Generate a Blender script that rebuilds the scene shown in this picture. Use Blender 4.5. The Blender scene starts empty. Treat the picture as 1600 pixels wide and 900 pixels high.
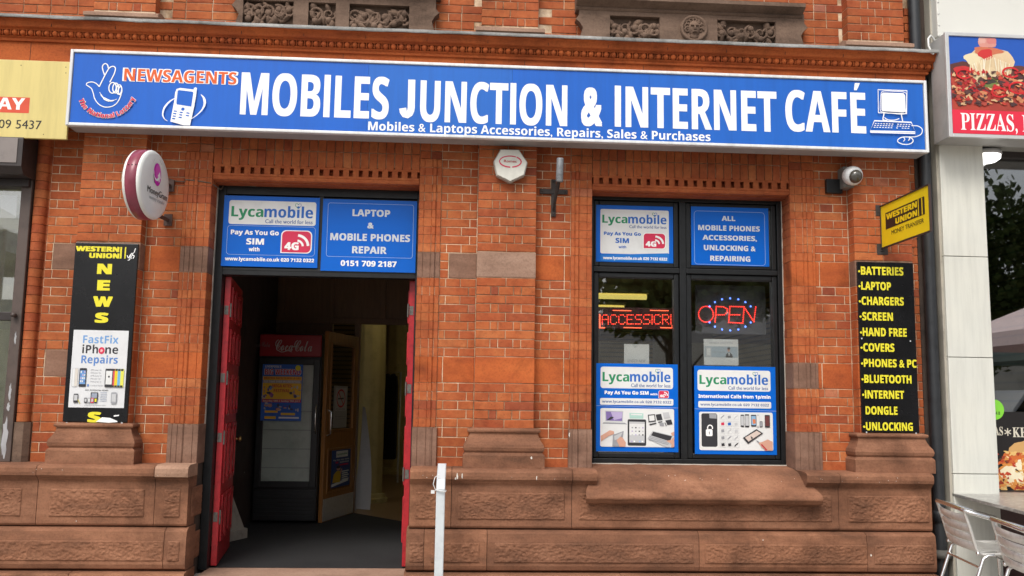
import bpy, math, random
from mathutils import Vector, Matrix, noise

random.seed(11)
S = bpy.context.scene
COL = S.collection

# ------------------------------------------------------------------ camera
PITCH, YAW, ROLL, FPX = math.radians(7.08), math.radians(3.48), math.radians(0.85), 1450.0
CAM = Vector((0.0, -8.05, 1.47))
FW = Vector((math.sin(YAW) * math.cos(PITCH), math.cos(YAW) * math.cos(PITCH), math.sin(PITCH)))
_ri = Vector((math.cos(YAW), -math.sin(YAW), 0))
_up = _ri.cross(FW)
RI = math.cos(ROLL) * _ri + math.sin(ROLL) * _up
UP = -math.sin(ROLL) * _ri + math.cos(ROLL) * _up
cam = bpy.data.cameras.new("camera")
cam.sensor_width = 36.0
cam.lens = FPX / 1600 * 36.0
cam.clip_end = 500
camo = bpy.data.objects.new("camera", cam)
COL.objects.link(camo)
M = Matrix((RI, UP, -FW)).transposed().to_4x4()
M.translation = CAM
camo.matrix_world = M
S.camera = camo

# ------------------------------------------------------------------ light
SUN_EL, SUN_AZ = math.radians(52), math.radians(202)   # azimuth clockwise from +Y (north)
world = bpy.data.worlds.new("World")
S.world = world
world.use_nodes = True
wn = world.node_tree
for n in list(wn.nodes):
    wn.nodes.remove(n)
sky = wn.nodes.new("ShaderNodeTexSky")
sky.sky_type = 'NISHITA'
sky.sun_disc = False
sky.sun_elevation = SUN_EL
sky.sun_rotation = SUN_AZ
sky.air_density = 1.0
sky.dust_density = 4.0
sky.ozone_density = 1.0
hsv = wn.nodes.new("ShaderNodeHueSaturation")
hsv.inputs["Saturation"].default_value = 0.32
bg = wn.nodes.new("ShaderNodeBackground")
bg.inputs["Strength"].default_value = 0.135
wo = wn.nodes.new("ShaderNodeOutputWorld")
wn.links.new(sky.outputs[0], hsv.inputs["Color"])
wn.links.new(hsv.outputs[0], bg.inputs["Color"])
wn.links.new(bg.outputs[0], wo.inputs["Surface"])
sun = bpy.data.lights.new("sun", 'SUN')
sun.energy = 1.5
sun.angle = math.radians(25)
sun.color = (1.0, 0.95, 0.88)
suno = bpy.data.objects.new("sun", sun)
COL.objects.link(suno)
sd = Vector((math.sin(SUN_AZ) * math.cos(SUN_EL), math.cos(SUN_AZ) * math.cos(SUN_EL), math.sin(SUN_EL)))
suno.rotation_euler = sd.to_track_quat('Z', 'Y').to_euler()
suno.location = (-5, -15, 20)
S.view_settings.view_transform = 'Standard'
S.view_settings.look = 'None'
S.view_settings.gamma = 1
S.view_settings.exposure = 0.45
S.render.engine = 'CYCLES'
S.cycles.max_bounces = 8
S.cycles.transparent_max_bounces = 12


def W(px, py, Y):
    """photograph pixel -> point on the plane Y (used once, to measure true positions)"""
    d = FW * FPX + RI * (px - 800) + UP * (450 - py)
    return CAM + d * ((Y - CAM.y) / d.y)


# ------------------------------------------------------------------ materials
def nt(name):
    m = bpy.data.materials.new(name)
    m.use_nodes = True
    t = m.node_tree
    return m, t, t.nodes["Principled BSDF"], t.nodes, t.links


def noise_node(N, scale, detail=4, rough=0.6, vec=None, L=None):
    n = N.new("ShaderNodeTexNoise")
    n.inputs["Scale"].default_value = scale
    n.inputs["Detail"].default_value = detail
    n.inputs["Roughness"].default_value = rough
    if vec:
        L.new(vec, n.inputs["Vector"])
    return n


def ramp_node(N, stops):
    r = N.new("ShaderNodeValToRGB")
    e = r.color_ramp.elements
    while len(e) < len(stops):
        e.new(0.5)
    for i, (p, c) in enumerate(stops):
        e[i].position = p
        e[i].color = (*c, 1) if len(c) == 3 else c
    return r


def mixc(N, L, a, b, fac, mode='MULTIPLY'):
    m = N.new("ShaderNodeMix")
    m.data_type = 'RGBA'
    m.blend_type = mode
    for sock, v in ((m.inputs[0], fac), (m.inputs[6], a), (m.inputs[7], b)):
        if isinstance(v, (int, float)):
            sock.default_value = v
        elif isinstance(v, tuple):
            sock.default_value = (*v, 1)
        else:
            L.new(v, sock)
    return m.outputs[2]


def bump(N, L, h, bsdf, strength, dist=0.01):
    b = N.new("ShaderNodeBump")
    b.inputs["Strength"].default_value = strength
    b.inputs["Distance"].default_value = dist
    L.new(h, b.inputs["Height"])
    L.new(b.outputs[0], bsdf.inputs["Normal"])
    return b


def geo(N):
    return N.new("ShaderNodeNewGeometry").outputs["Position"]


def mk_brick():
    m, t, B, N, L = nt("brick")
    a = N.new("ShaderNodeAttribute")
    a.attribute_name = "tint"
    r = ramp_node(N, [(0, (.26, .064, .030)), (.16, (.33, .076, .028)), (.42, (.392, .099, .032)),
                      (.72, (.436, .123, .038)), (.92, (.465, .150, .052)), (1, (.38, .14, .09))])
    L.new(a.outputs["Fac"], r.inputs[0])
    p = geo(N)
    n1 = noise_node(N, 30, 5, .65, p, L)
    c1 = ramp_node(N, [(.25, (.70, .66, .62)), (.5, (.97, .97, .97)), (.8, (1.12, 1.12, 1.1))])
    L.new(n1.outputs[0], c1.inputs[0])
    c = mixc(N, L, r.outputs[0], c1.outputs[0], 1.0)
    n5 = noise_node(N, 9, 3, .55, p, L)
    c5 = ramp_node(N, [(.35, (.90, .80, .76)), (.55, (1, 1, 1)), (.72, (1.08, 1.22, 1.25))])
    L.new(n5.outputs[0], c5.inputs[0])
    c = mixc(N, L, c, c5.outputs[0], 1.0)
    n2 = noise_node(N, 1.3, 4, .6, p, L)
    c2 = ramp_node(N, [(.30, (.62, .59, .57)), (.50, (.98, .98, .98)), (.75, (1.10, 1.10, 1.10))])
    L.new(n2.outputs[0], c2.inputs[0])
    c = mixc(N, L, c, c2.outputs[0], 1.0)
    # scattered dark pits and pale lime specks
    n3 = noise_node(N, 95, 2, .5, p, L)
    c3 = ramp_node(N, [(.26, (.25, .2, .18)), (.33, (1, 1, 1))])
    L.new(n3.outputs[0], c3.inputs[0])
    c = mixc(N, L, c, c3.outputs[0], .8)
    L.new(c, B.inputs["Base Color"])
    B.inputs["Roughness"].default_value = .82
    B.inputs["Specular IOR Level"].default_value = .3
    n4 = noise_node(N, 150, 4, .65, p, L)
    bump(N, L, n4.outputs[0], B, .35, .004)
    return m


def mk_mortar():
    m, t, B, N, L = nt("mortar")
    p = geo(N)
    n1 = noise_node(N, 3.0, 6, .7, p, L)
    r = ramp_node(N, [(.32, (.12, .075, .045)), (.45, (.40, .27, .165)), (.58, (.68, .54, .38))])
    L.new(n1.outputs[0], r.inputs[0])
    L.new(r.outputs[0], B.inputs["Base Color"])
    B.inputs["Roughness"].default_value = .95
    n2 = noise_node(N, 200, 3, .6, p, L)
    bump(N, L, n2.outputs[0], B, .4, .003)
    return m


def mk_stone(name, ca, cb, cc, grime=.75, rockbump=.3):
    m, t, B, N, L = nt(name)
    a = N.new("ShaderNodeAttribute")
    a.attribute_name = "tint"
    p = geo(N)
    mp = N.new("ShaderNodeMapping")
    mp.inputs["Scale"].default_value = (1.0, 1.0, 3.2)
    L.new(p, mp.inputs[0])
    n1 = noise_node(N, 2.2, 6, .62, mp.outputs[0], L)
    r = ramp_node(N, [(.30, ca), (.5, cb), (.72, cc)])
    L.new(n1.outputs[0], r.inputs[0])
    n2 = noise_node(N, 55, 5, .7, p, L)
    c2 = ramp_node(N, [(.25, (.68, .66, .64)), (.5, (1, 1, 1)), (.8, (1.14, 1.13, 1.1))])
    L.new(n2.outputs[0], c2.inputs[0])
    c = mixc(N, L, r.outputs[0], c2.outputs[0], 1.0)
    n3 = noise_node(N, 1.7, 5, .65, p, L)
    n3.inputs["Distortion"].default_value = .5
    c3 = ramp_node(N, [(.33, (.38, .36, .35)), (.50, (1, 1, 1))])
    L.new(n3.outputs[0], c3.inputs[0])
    c = mixc(N, L, c, c3.outputs[0], grime)
    tr = ramp_node(N, [(0, (.72, .72, .72)), (.5, (1, 1, 1)), (1, (1.25, 1.22, 1.15))])
    L.new(a.outputs["Fac"], tr.inputs[0])
    c = mixc(N, L, c, tr.outputs[0], 1.0)
    L.new(c, B.inputs["Base Color"])
    B.inputs["Roughness"].default_value = .9
    B.inputs["Specular IOR Level"].default_value = .25
    n4 = noise_node(N, 85, 5, .7, p, L)
    bump(N, L, n4.outputs[0], B, rockbump, .006)
    return m


_paint = {}


def paint(rgb, rough=.45, metal=0.0, dirt=.15, name=None, scale=9.0, spec=.5, bmp=0.0):
    key = (rgb, rough, metal, dirt, scale, spec, bmp)
    if key in _paint:
        return _paint[key]
    m, t, B, N, L = nt(name or "paint_%d" % len(_paint))
    p = N.new("ShaderNodeTexCoord").outputs["Object"]
    n1 = noise_node(N, scale, 5, .65, p, L)
    lo = tuple(max(0, c * (1 - dirt * 1.6)) for c in rgb)
    hi = tuple(min(1, c * (1 + dirt * .5)) for c in rgb)
    r = ramp_node(N, [(.28, lo), (.5, rgb), (.8, hi)])
    L.new(n1.outputs[0], r.inputs[0])
    L.new(r.outputs[0], B.inputs["Base Color"])
    n2 = noise_node(N, scale * 2.3, 4, .6, p, L)
    rr = N.new("ShaderNodeMapRange")
    rr.inputs[3].default_value = max(0.03, rough - .1)
    rr.inputs[4].default_value = min(1, rough + .12)
    L.new(n2.outputs[0], rr.inputs[0])
    L.new(rr.outputs[0], B.inputs["Roughness"])
    B.inputs["Metallic"].default_value = metal
    B.inputs["Specular IOR Level"].default_value = spec
    if bmp:
        n3 = noise_node(N, scale * 12, 4, .6, p, L)
        bump(N, L, n3.outputs[0], B, bmp, .004)
    _paint[key] = m
    return m


def ink(rgb):
    return paint(rgb, .5, 0, .06, "print_%d" % len(_paint), 6.0, .4)


def mk_streaked(name, rgb, rough, spec, lo=.84, hi=1.06):
    """sheet paint with faint rain streaks and fading"""
    m, t, B, N, L = nt(name)
    p = geo(N)
    mp = N.new("ShaderNodeMapping")
    mp.inputs["Scale"].default_value = (7, 7, .55)
    L.new(p, mp.inputs[0])
    n1 = noise_node(N, 2.2, 6, .65, mp.outputs[0], L)
    r1 = ramp_node(N, [(.30, (lo, lo, lo)), (.55, (1, 1, 1)), (.8, (hi, hi, hi))])
    L.new(n1.outputs[0], r1.inputs[0])
    n2 = noise_node(N, .8, 4, .6, p, L)
    r2 = ramp_node(N, [(.3, (.90, .91, .93)), (.7, (1.06, 1.05, 1.03))])
    L.new(n2.outputs[0], r2.inputs[0])
    c = mixc(N, L, mixc(N, L, rgb, r1.outputs[0], 1.0), r2.outputs[0], 1.0)
    n3 = noise_node(N, 60, 2, .5, p, L)
    r3 = ramp_node(N, [(.70, (1, 1, 1)), (.78, (lo * .9, lo * .9, lo * .88))])
    L.new(n3.outputs[0], r3.inputs[0])
    L.new(mixc(N, L, c, r3.outputs[0], .7), B.inputs["Base Color"])
    mr = N.new("ShaderNodeMapRange")
    mr.inputs[3].default_value = rough + .18; mr.inputs[4].default_value = max(.05, rough - .1)
    L.new(n1.outputs[0], mr.inputs[0])
    L.new(mr.outputs[0], B.inputs["Roughness"])
    B.inputs["Specular IOR Level"].default_value = spec
    return m


def glow(rgb, strength, name):
    m, t, B, N, L = nt(name)
    B.inputs["Base Color"].default_value = (*rgb, 1)
    B.inputs["Emission Color"].default_value = (*rgb, 1)
    n = noise_node(N, 40, 2)
    mr = N.new("ShaderNodeMapRange")
    mr.inputs[3].default_value = strength * .8
    mr.inputs[4].default_value = strength * 1.2
    L.new(n.outputs[0], mr.inputs[0])
    L.new(mr.outputs[0], B.inputs["Emission Strength"])
    return m


def mk_glass(name, ior=1.75, tint=(.80, .84, .82)):
    m, t, B, N, L = nt(name)
    N.remove(B)
    out = N["Material Output"]
    tr = N.new("ShaderNodeBsdfTransparent")
    tr.inputs[0].default_value = (*tint, 1)
    gl = N.new("ShaderNodeBsdfGlossy")
    gl.inputs["Roughness"].default_value = .01
    # Schlick reflectance, the same from either side of the sheet
    lw = N.new("ShaderNodeLayerWeight")
    lw.inputs[0].default_value = .5
    pw = N.new("ShaderNodeMath"); pw.operation = 'POWER'; pw.inputs[1].default_value = 5
    L.new(lw.outputs["Facing"], pw.inputs[0])
    fr = N.new("ShaderNodeMapRange")
    fr.inputs[3].default_value = ior; fr.inputs[4].default_value = 1
    L.new(pw.outputs[0], fr.inputs[0])
    nn = noise_node(N, 1.2, 2, .5)
    bm = N.new("ShaderNodeBump")
    bm.inputs["Strength"].default_value = .03
    bm.inputs["Distance"].default_value = .02
    L.new(nn.outputs[0], bm.inputs["Height"])
    L.new(bm.outputs[0], gl.inputs["Normal"])
    mx = N.new("ShaderNodeMixShader")
    L.new(fr.outputs[0], mx.inputs[0])
    L.new(tr.outputs[0], mx.inputs[1])
    L.new(gl.outputs[0], mx.inputs[2])
    L.new(mx.outputs[0], out.inputs[0])
    return m


def mk_wood(name, ca, cb):
    m, t, B, N, L = nt(name)
    p = N.new("ShaderNodeTexCoord").outputs["Object"]
    mp = N.new("ShaderNodeMapping")
    mp.inputs["Scale"].default_value = (14, 14, 1.2)
    L.new(p, mp.inputs[0])
    n1 = noise_node(N, 2.0, 5, .6, mp.outputs[0], L)
    n1.inputs["Distortion"].default_value = 1.2
    r = ramp_node(N, [(.3, ca), (.7, cb)])
    L.new(n1.outputs[0], r.inputs[0])
    L.new(r.outputs[0], B.inputs["Base Color"])
    B.inputs["Roughness"].default_value = .42
    return m


def mk_slat(name, ca, cb):
    m, t, B, N, L = nt(name)
    p = geo(N)
    w = N.new("ShaderNodeTexWave")
    w.bands_direction = 'Z'
    w.inputs["Scale"].default_value = 3.2
    w.inputs["Distortion"].default_value = 0
    L.new(p, w.inputs[0])
    r = ramp_node(N, [(.04, (.01, .008, .005)), (.12, ca), (1, cb)])
    L.new(w.outputs[0], r.inputs[0])
    L.new(r.outputs[0], B.inputs["Base Color"])
    B.inputs["Roughness"].default_value = .6
    return m


def mk_speckle(name, base, spk, scale=260, amt=.62, rough=.95):
    m, t, B, N, L = nt(name)
    p = geo(N)
    n1 = noise_node(N, scale, 2, .5, p, L)
    r = ramp_node(N, [(amt, base), (min(1, amt + .12), spk)])
    L.new(n1.outputs[0], r.inputs[0])
    n2 = noise_node(N, 2.2, 5, .6, p, L)
    c2 = ramp_node(N, [(.3, (.65, .65, .65)), (.7, (1.15, 1.15, 1.15))])
    L.new(n2.outputs[0], c2.inputs[0])
    L.new(mixc(N, L, r.outputs[0], c2.outputs[0], 1.0), B.inputs["Base Color"])
    B.inputs["Roughness"].default_value = rough
    bump(N, L, n1.outputs[0], B, .3, .003)
    return m


BRICK = mk_brick()
MORTAR = mk_mortar()
STONE = mk_stone("brown_sandstone", (.135, .064, .038), (.220, .100, .057), (.310, .150, .088), .62, .6)
STONEB = mk_stone("brown_stone_block", (.150, .084, .058), (.215, .120, .083), (.275, .163, .115), .4)
STONE2 = mk_stone("carved_brownstone", (.10, .066, .048), (.165, .108, .078), (.225, .15, .108), .7)
STONEP = mk_stone("pale_sandstone", (.27, .165, .115), (.34, .21, .15), (.40, .26, .19), .35)
TERRA = mk_stone("terracotta", (.31, .070, .024), (.42, .100, .028), (.50, .130, .036), .72, .15)
LEAD = mk_stone("lead_sheet", (.16, .16, .15), (.30, .30, .29), (.46, .46, .44), .8, .25)
BLACKFRAME = paint((.009, .010, .011), .42, 0, .35, "black_frame_paint", 14, .35)
STEEL = paint((.80, .80, .79), .22, 1.0, .12, "polished_aluminium", 12)
STEELD = paint((.70, .69, .66), .38, .55, .12, "brushed_aluminium", 30)
GLASS = mk_glass("window_glass", .20, (.965, .975, .965))
GLASSI = mk_glass("indoor_glass", .035, (.96, .97, .96))
GLASSD = mk_glass("shopfront_glass", .26, (.6, .62, .60))
WHITE = ink((.86, .86, .85))


# ------------------------------------------------------------------ mesh builder
class MB:
    def __init__(s):
        s.v, s.f, s.m, s.t, s.sm = [], [], [], [], []

    def face(s, pts, m=0, t=.5, smooth=False):
        i = len(s.v)
        s.v.extend([tuple(p) for p in pts])
        s.f.append(tuple(range(i, i + len(pts))))
        s.m.append(m); s.t.append(t); s.sm.append(smooth)

    def mesh(s, vs, fs, m=0, t=.5, smooth=False):
        i = len(s.v)
        s.v.extend([tuple(p) for p in vs])
        for f in fs:
            s.f.append(tuple(i + k for k in f))
            s.m.append(m); s.t.append(t); s.sm.append(smooth)

    def box(s, x0, x1, y0, y1, z0, z1, m=0, t=.5):
        v = [(x, y, z) for x in (x0, x1) for y in (y0, y1) for z in (z0, z1)]
        s.mesh(v, [(0, 1, 3, 2), (4, 6, 7, 5), (0, 4, 5, 1), (2, 3, 7, 6), (0, 2, 6, 4), (1, 5, 7, 3)], m, t)

    def prism(s, poly, axis, a, b, m=0, t=.5, smooth=False):
        """poly: 2-D outline; axis 'x': (y,z), 'y': (x,z), 'z': (x,y)"""
        def P(p, w):
            return {'x': (w, p[0], p[1]), 'y': (p[0], w, p[1]), 'z': (p[0], p[1], w)}[axis]
        n = len(poly)
        s.mesh([P(p, a) for p in poly] + [P(p, b) for p in poly],
               [(i, (i + 1) % n, n + (i + 1) % n, n + i) for i in range(n)], m, t, smooth)
        s.face([P(p, a) for p in reversed(poly)], m, t)
        s.face([P(p, b) for p in poly], m, t)

    def grid(s, rows, m=0, t=.5, smooth=True, closed=False):
        nr, nc = len(rows), len(rows[0])
        vs = [p for r in rows for p in r]
        fs = []
        for i in range(nr - 1):
            for j in range(nc if closed else nc - 1):
                k = (j + 1) % nc
                fs.append((i * nc + j, i * nc + k, (i + 1) * nc + k, (i + 1) * nc + j))
        s.mesh(vs, fs, m, t, smooth)

    def tube(s, path, r, n=10, m=0, t=.5, cap=True):
        path = [Vector(p) for p in path]
        rs = r if isinstance(r, (list, tuple)) else [r] * len(path)
        rows = []
        ref = None
        for i, p in enumerate(path):
            a = path[max(0, i - 1)]; b = path[min(len(path) - 1, i + 1)]
            d = (b - a).normalized()
            if ref is None:
                ref = Vector((0, 0, 1)) if abs(d.z) < .9 else Vector((1, 0, 0))
            u = d.cross(ref).normalized(); w = u.cross(d).normalized()
            ref = w
            rows.append([p + (u * math.cos(2 * math.pi * k / n) + w * math.sin(2 * math.pi * k / n)) * rs[i] for k in range(n)])
        s.grid(rows, m, t, True, True)
        if cap:
            s.face(list(reversed(rows[0])), m, t)
            s.face(rows[-1], m, t)

    def lathe(s, prof, c, axis='z', n=20, m=0, t=.5, smooth=True):
        rows = []
        for (r, h) in prof:
            row = []
            for k in range(n):
                a = 2 * math.pi * k / n
                x, y = r * math.cos(a), r * math.sin(a)
                row.append({'z': (c[0] + x, c[1] + y, c[2] + h), 'y': (c[0] + x, c[1] + h, c[2] + y),
                            'x': (c[0] + h, c[1] + x, c[2] + y)}[axis])
            rows.append(row)
        s.grid(rows, m, t, smooth, True)

    def ball(s, c, r, nu=10, nv=7, m=0, t=.5):
        rx, ry, rz = r if isinstance(r, (tuple, list)) else (r, r, r)
        rows = []
        for i in range(nv + 1):
            a = math.pi * i / nv - math.pi / 2
            rows.append([(c[0] + rx * math.cos(a) * math.cos(2 * math.pi * k / nu),
                          c[1] + ry * math.cos(a) * math.sin(2 * math.pi * k / nu),
                          c[2] + rz * math.sin(a)) for k in range(nu)])
        s.grid(rows, m, t, True, True)

    def brick(s, x0, x1, z0, z1, yf, dep, m=0, t=None, j=.0012, bev=.003):
        if t is None:
            t = random.gauss(.54, .14) if random.random() < .88 else random.random()
            t = min(1, max(0, t))
        yf += random.uniform(-j, j)
        q = lambda: random.uniform(-j, j) * .8
        base = [(x0, z0), (x1, z0), (x1, z1), (x0, z1)]
        jit = [(x + q(), z + q()) for x, z in base]
        chip = [bev * (random.uniform(2, 4.5) if random.random() < .07 else 1) for _ in range(4)]
        cx, cz = (x0 + x1) / 2, (z0 + z1) / 2
        back = [(x, yf + dep, z) for x, z in base]
        mid = [(x, yf + bev, z) for x, z in jit]
        fr = [(x + (chip[i] if x < cx else -chip[i]), yf, z + (chip[i] if z < cz else -chip[i])) for i, (x, z) in enumerate(jit)]
        vs = back + mid + fr
        fs = [(8, 9, 10, 11)]
        for k in range(4):
            n = (k + 1) % 4
            fs += [(k, n, 4 + n, 4 + k), (4 + k, 4 + n, 8 + n, 8 + k)]
        s.mesh(vs, fs, m, t)

    def build(s, name, mats, parent=None, world=True, bevel=0.0, seg=2, flip=False):
        me = bpy.data.meshes.new(name)
        me.from_pydata(s.v, [], s.f)
        for m in (mats if isinstance(mats, (list, tuple)) else [mats]):
            me.materials.append(m)
        me.polygons.foreach_set("material_index", s.m)
        me.polygons.foreach_set("use_smooth", s.sm)
        at = me.attributes.new("tint", 'FLOAT', 'FACE')
        at.data.foreach_set("value", s.t)
        me.update()
        o = bpy.data.objects.new(name, me)
        COL.objects.link(o)
        if parent:
            o.parent = parent
            if world and parent.type == 'EMPTY':
                o.matrix_parent_inverse = Matrix.Translation(-parent.location)
        if bevel:
            b = o.modifiers.new("edge", 'BEVEL')
            b.width = bevel; b.segments = seg; b.limit_method = 'ANGLE'; b.angle_limit = math.radians(40)
            b.harden_normals = False
        return o


def thing(name, label, cat, loc=(0, 0, 0), rot=(0, 0, 0), group=None):
    o = bpy.data.objects.new(name, None)
    o.empty_display_size = .1
    COL.objects.link(o)
    o.location = loc; o.rotation_euler = rot
    o["label"] = label; o["category"] = cat
    if group:
        o["group"] = group
    return o


def tag(o, label, cat, group=None):
    o["label"] = label; o["category"] = cat
    if group:
        o["group"] = group
    return o


def struct(o):
    o["kind"] = "structure"
    return o


def box_part(name, mat, parent, x0, x1, y0, y1, z0, z1, bevel=0.0, world=True):
    b = MB(); b.box(x0, x1, y0, y1, z0, z1)
    return b.build(name, mat, parent, world, bevel)


# ------------------------------------------------------------------ lettering
_glyph = {}


def _bold(s):
    out = []
    for ch in s:
        o = ord(ch)
        if 65 <= o <= 90: out.append(chr(0x1D5D4 + o - 65))
        elif 97 <= o <= 122: out.append(chr(0x1D5EE + o - 97))
        elif 48 <= o <= 57: out.append(chr(0x1D7EC + o - 48))
        else: out.append(ch)
    return "".join(out)


def _map(s, up, lo):
    return "".join(chr(up + ord(c) - 65) if 'A' <= c <= 'Z' else chr(lo + ord(c) - 97) if 'a' <= c <= 'z' else c for c in s)


def glyphs(s, style='bold', off=0.0):
    key = (s, style)
    if key in _glyph:
        return _glyph[key]
    txt = {'bold': _bold, 'reg': lambda q: q, 'serif': lambda q: _map(q, 0x1D400, 0x1D41A),
           'script': lambda q: _map(q, 0x1D4D0, 0x1D4EA),
           'italic': lambda q: _map(q, 0x1D608, 0x1D622)}[style](s)
    caps = style == 'bold' and s.upper() == s and s != "H"
    if caps:
        txt = txt.replace(chr(0x1D5DC), chr(0x1D5F9))      # a plain bar for I, as on the signs
    cu = bpy.data.curves.new("t", "FONT")
    cu.body = txt; cu.resolution_u = 3
    o = bpy.data.objects.new("t", cu)
    me = o.to_mesh()
    vs = [(v.co.x, v.co.y) for v in me.vertices]
    fs = [tuple(p.vertices) for p in me.polygons]
    o.to_mesh_clear()
    bpy.data.objects.remove(o)
    bpy.data.curves.remove(cu)
    if caps:
        top = caph(style)
        vs = [(x, min(y, top * 1.012)) for x, y in vs]
    xs = [v[0] for v in vs] or [0, 1]
    _glyph[key] = (vs, fs, min(xs), max(xs))
    return _glyph[key]


def fatten(off):
    """shifts that thicken a letter by off (em)"""
    if off <= 0:
        return [(0, 0)]
    if off < .018:
        return [(-off, 0), (off, 0)]
    return [(0, 0)] + [(off * i, off * j * .8) for i in (-1, 0, 1) for j in (-1, 0, 1) if i or j]


CAPH = {}


def caph(style):
    if style not in CAPH:
        vs = glyphs("H", style)[0]
        CAPH[style] = max(v[1] for v in vs)
    return CAPH[style]


class Panel:
    """a flat printed face.  (u,v) run 0..1 from its top left; every print lies a hair above the last"""

    def __init__(s, root, x0, x1, z0, z1, Y, world=True, P=None):
        s.root, s.x0, s.x1, s.z0, s.z1, s.Y, s.world = root, x0, x1, z0, z1, Y, world
        s.w, s.h = x1 - x0, z1 - z0
        s.parts, s.mats, s.n, s.cur = {}, {}, .0006, "print"
        s.P = P

    def pt(s, u, v):
        x, z = s.x0 + u * s.w, s.z1 - v * s.h
        return s.P(x, z, s.n) if s.P else (x, s.Y - s.n, z)

    def px(s, x, y):
        p = W(x, y, s.Y)
        return ((p.x - s.x0) / s.w, (s.z1 - p.z) / s.h)

    def part(s, name):
        s.cur = name
        return s

    def _mb(s, mat):
        mb = s.parts.setdefault(s.cur, MB()); ml = s.mats.setdefault(s.cur, [])
        if mat not in ml:
            ml.append(mat)
        s.n += .00012
        return mb, ml.index(mat)

    def poly(s, pts, mat):
        mb, i = s._mb(mat)
        mb.face([s.pt(*p) for p in pts], i)

    def rect(s, u0, v0, u1, v1, mat):
        s.poly([(u0, v1), (u1, v1), (u1, v0), (u0, v0)], mat)

    def rrect(s, u0, v0, u1, v1, r, mat, corners=(1, 1, 1, 1)):
        """r in metres; corners: top left, top right, bottom right, bottom left"""
        ru, rv = r / s.w, r / s.h
        pts = []
        for (cu, cv, a0, on) in ((u0, v0, 180, corners[0]), (u1, v0, 270, corners[1]), (u1, v1, 0, corners[2]), (u0, v1, 90, corners[3])):
            if not on:
                pts.append((cu, cv)); continue
            mu = cu + ru if cu == u0 else cu - ru
            mv = cv + rv if cv == v0 else cv - rv
            for k in range(6):
                a = math.radians(a0 + 18 * k)
                pts.append((mu + ru * math.cos(a), mv + rv * math.sin(a)))
        s.poly(pts[::-1], mat)

    def ell(s, u, v, ru, rv, mat, n=20):
        s.poly([(u + ru * math.cos(2 * math.pi * k / n), v - rv * math.sin(2 * math.pi * k / n)) for k in range(n)], mat)

    def stroke(s, pts, wid, mat, closed=False):
        """wid in metres, may taper as a list"""
        mb, i = s._mb(mat)
        P = [Vector((u * s.w, v * s.h)) for u, v in pts]
        n = len(P)
        L, R = [], []
        for k in range(n):
            a = P[k - 1] if (k > 0 or closed) else P[k]
            b = P[(k + 1) % n] if (k < n - 1 or closed) else P[k]
            d = (b - a)
            d = d.normalized() if d.length > 1e-9 else Vector((1, 0))
            q = Vector((-d.y, d.x)) * (wid[k] if isinstance(wid, (list, tuple)) else wid) / 2
            L.append(P[k] + q); R.append(P[k] - q)
        f = lambda p: s.pt(p.x / s.w, p.y / s.h)
        for k in range(n if closed else n - 1):
            j = (k + 1) % n
            mb.face([f(L[k]), f(L[j]), f(R[j]), f(R[k])], i)

    def arc(s, u, v, ru, rv, a0, a1, wid, mat, n=20, closed=False):
        s.stroke([(u + ru * math.cos(math.radians(a0 + (a1 - a0) * k / n)), v - rv * math.sin(math.radians(a0 + (a1 - a0) * k / n))) for k in range(n + 1)], wid, mat)

    def text(s, txt, u0, u1, vb, vc, mat, style='bold', off=0.0, slant=0.0, drop=0.0):
        """fit text between u0 and u1, baseline vb, cap tops vc; drop lowers the right end (fraction of height)"""
        vs, fs, a, b = glyphs(txt, style, off)
        if not vs:
            return
        mb, i = s._mb(mat)
        off = max(0, off)
        sh = fatten(off)
        a -= off; b += off
        sx = (u1 - u0) / (b - a); sy = (vb - vc) / (caph(style) + (2 * off if len(sh) > 2 else 0))
        e = off if len(sh) > 2 else 0
        for dx, dy in sh:
            mb.mesh([s.pt(u0 + (x + dx - a) * sx, vb - (y + dy + e) * sy) for x, y in vs], fs, i)
            s.n += .00003

    def tpx(s, txt, xl, xr, yb, yc, mat, style='bold', off=0.0, **k):
        xm = (xl + xr) / 2
        u0 = s.px(xl, (yb + yc) / 2)[0]; u1 = s.px(xr, (yb + yc) / 2)[0]
        s.text(txt, u0, u1, s.px(xm, yb)[1], s.px(xm, yc)[1], mat, style, off, **k)

    def glyph_at(s, ch, u, v, size, ang, mat, style='bold', off=0.0):
        """one character centred at (u,v), size = cap height in metres"""
        vs, fs, a, b = glyphs(ch, style, off)
        if not vs:
            return
        mb, i = s._mb(mat)
        k = size / caph(style); c, q = math.cos(ang), math.sin(ang)
        for dx, dy in fatten(off):
            out = []
            for x, y in vs:
                x = (x + dx - (a + b) / 2) * k; y = (y + dy - caph(style) / 2) * k
                out.append(s.pt(u + (x * c - y * q) / s.w, v - (x * q + y * c) / s.h))
            mb.mesh(out, fs, i)
            s.n += .00003

    def build(s, parent=None):
        for name, mb in s.parts.items():
            mb.build(name, s.mats[name], parent or s.root, s.world)
# ================================================================== the ground
PAVE = mk_speckle("paving_concrete", (.40, .36, .32), (.50, .46, .41), 60, .55)
ASPH = mk_speckle("plaza_paving", (.27, .255, .235), (.36, .345, .32), 120, .6)


def gz(y):
    return .04 * max(y, -4.0) - .005 if y < .3 else .007


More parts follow.
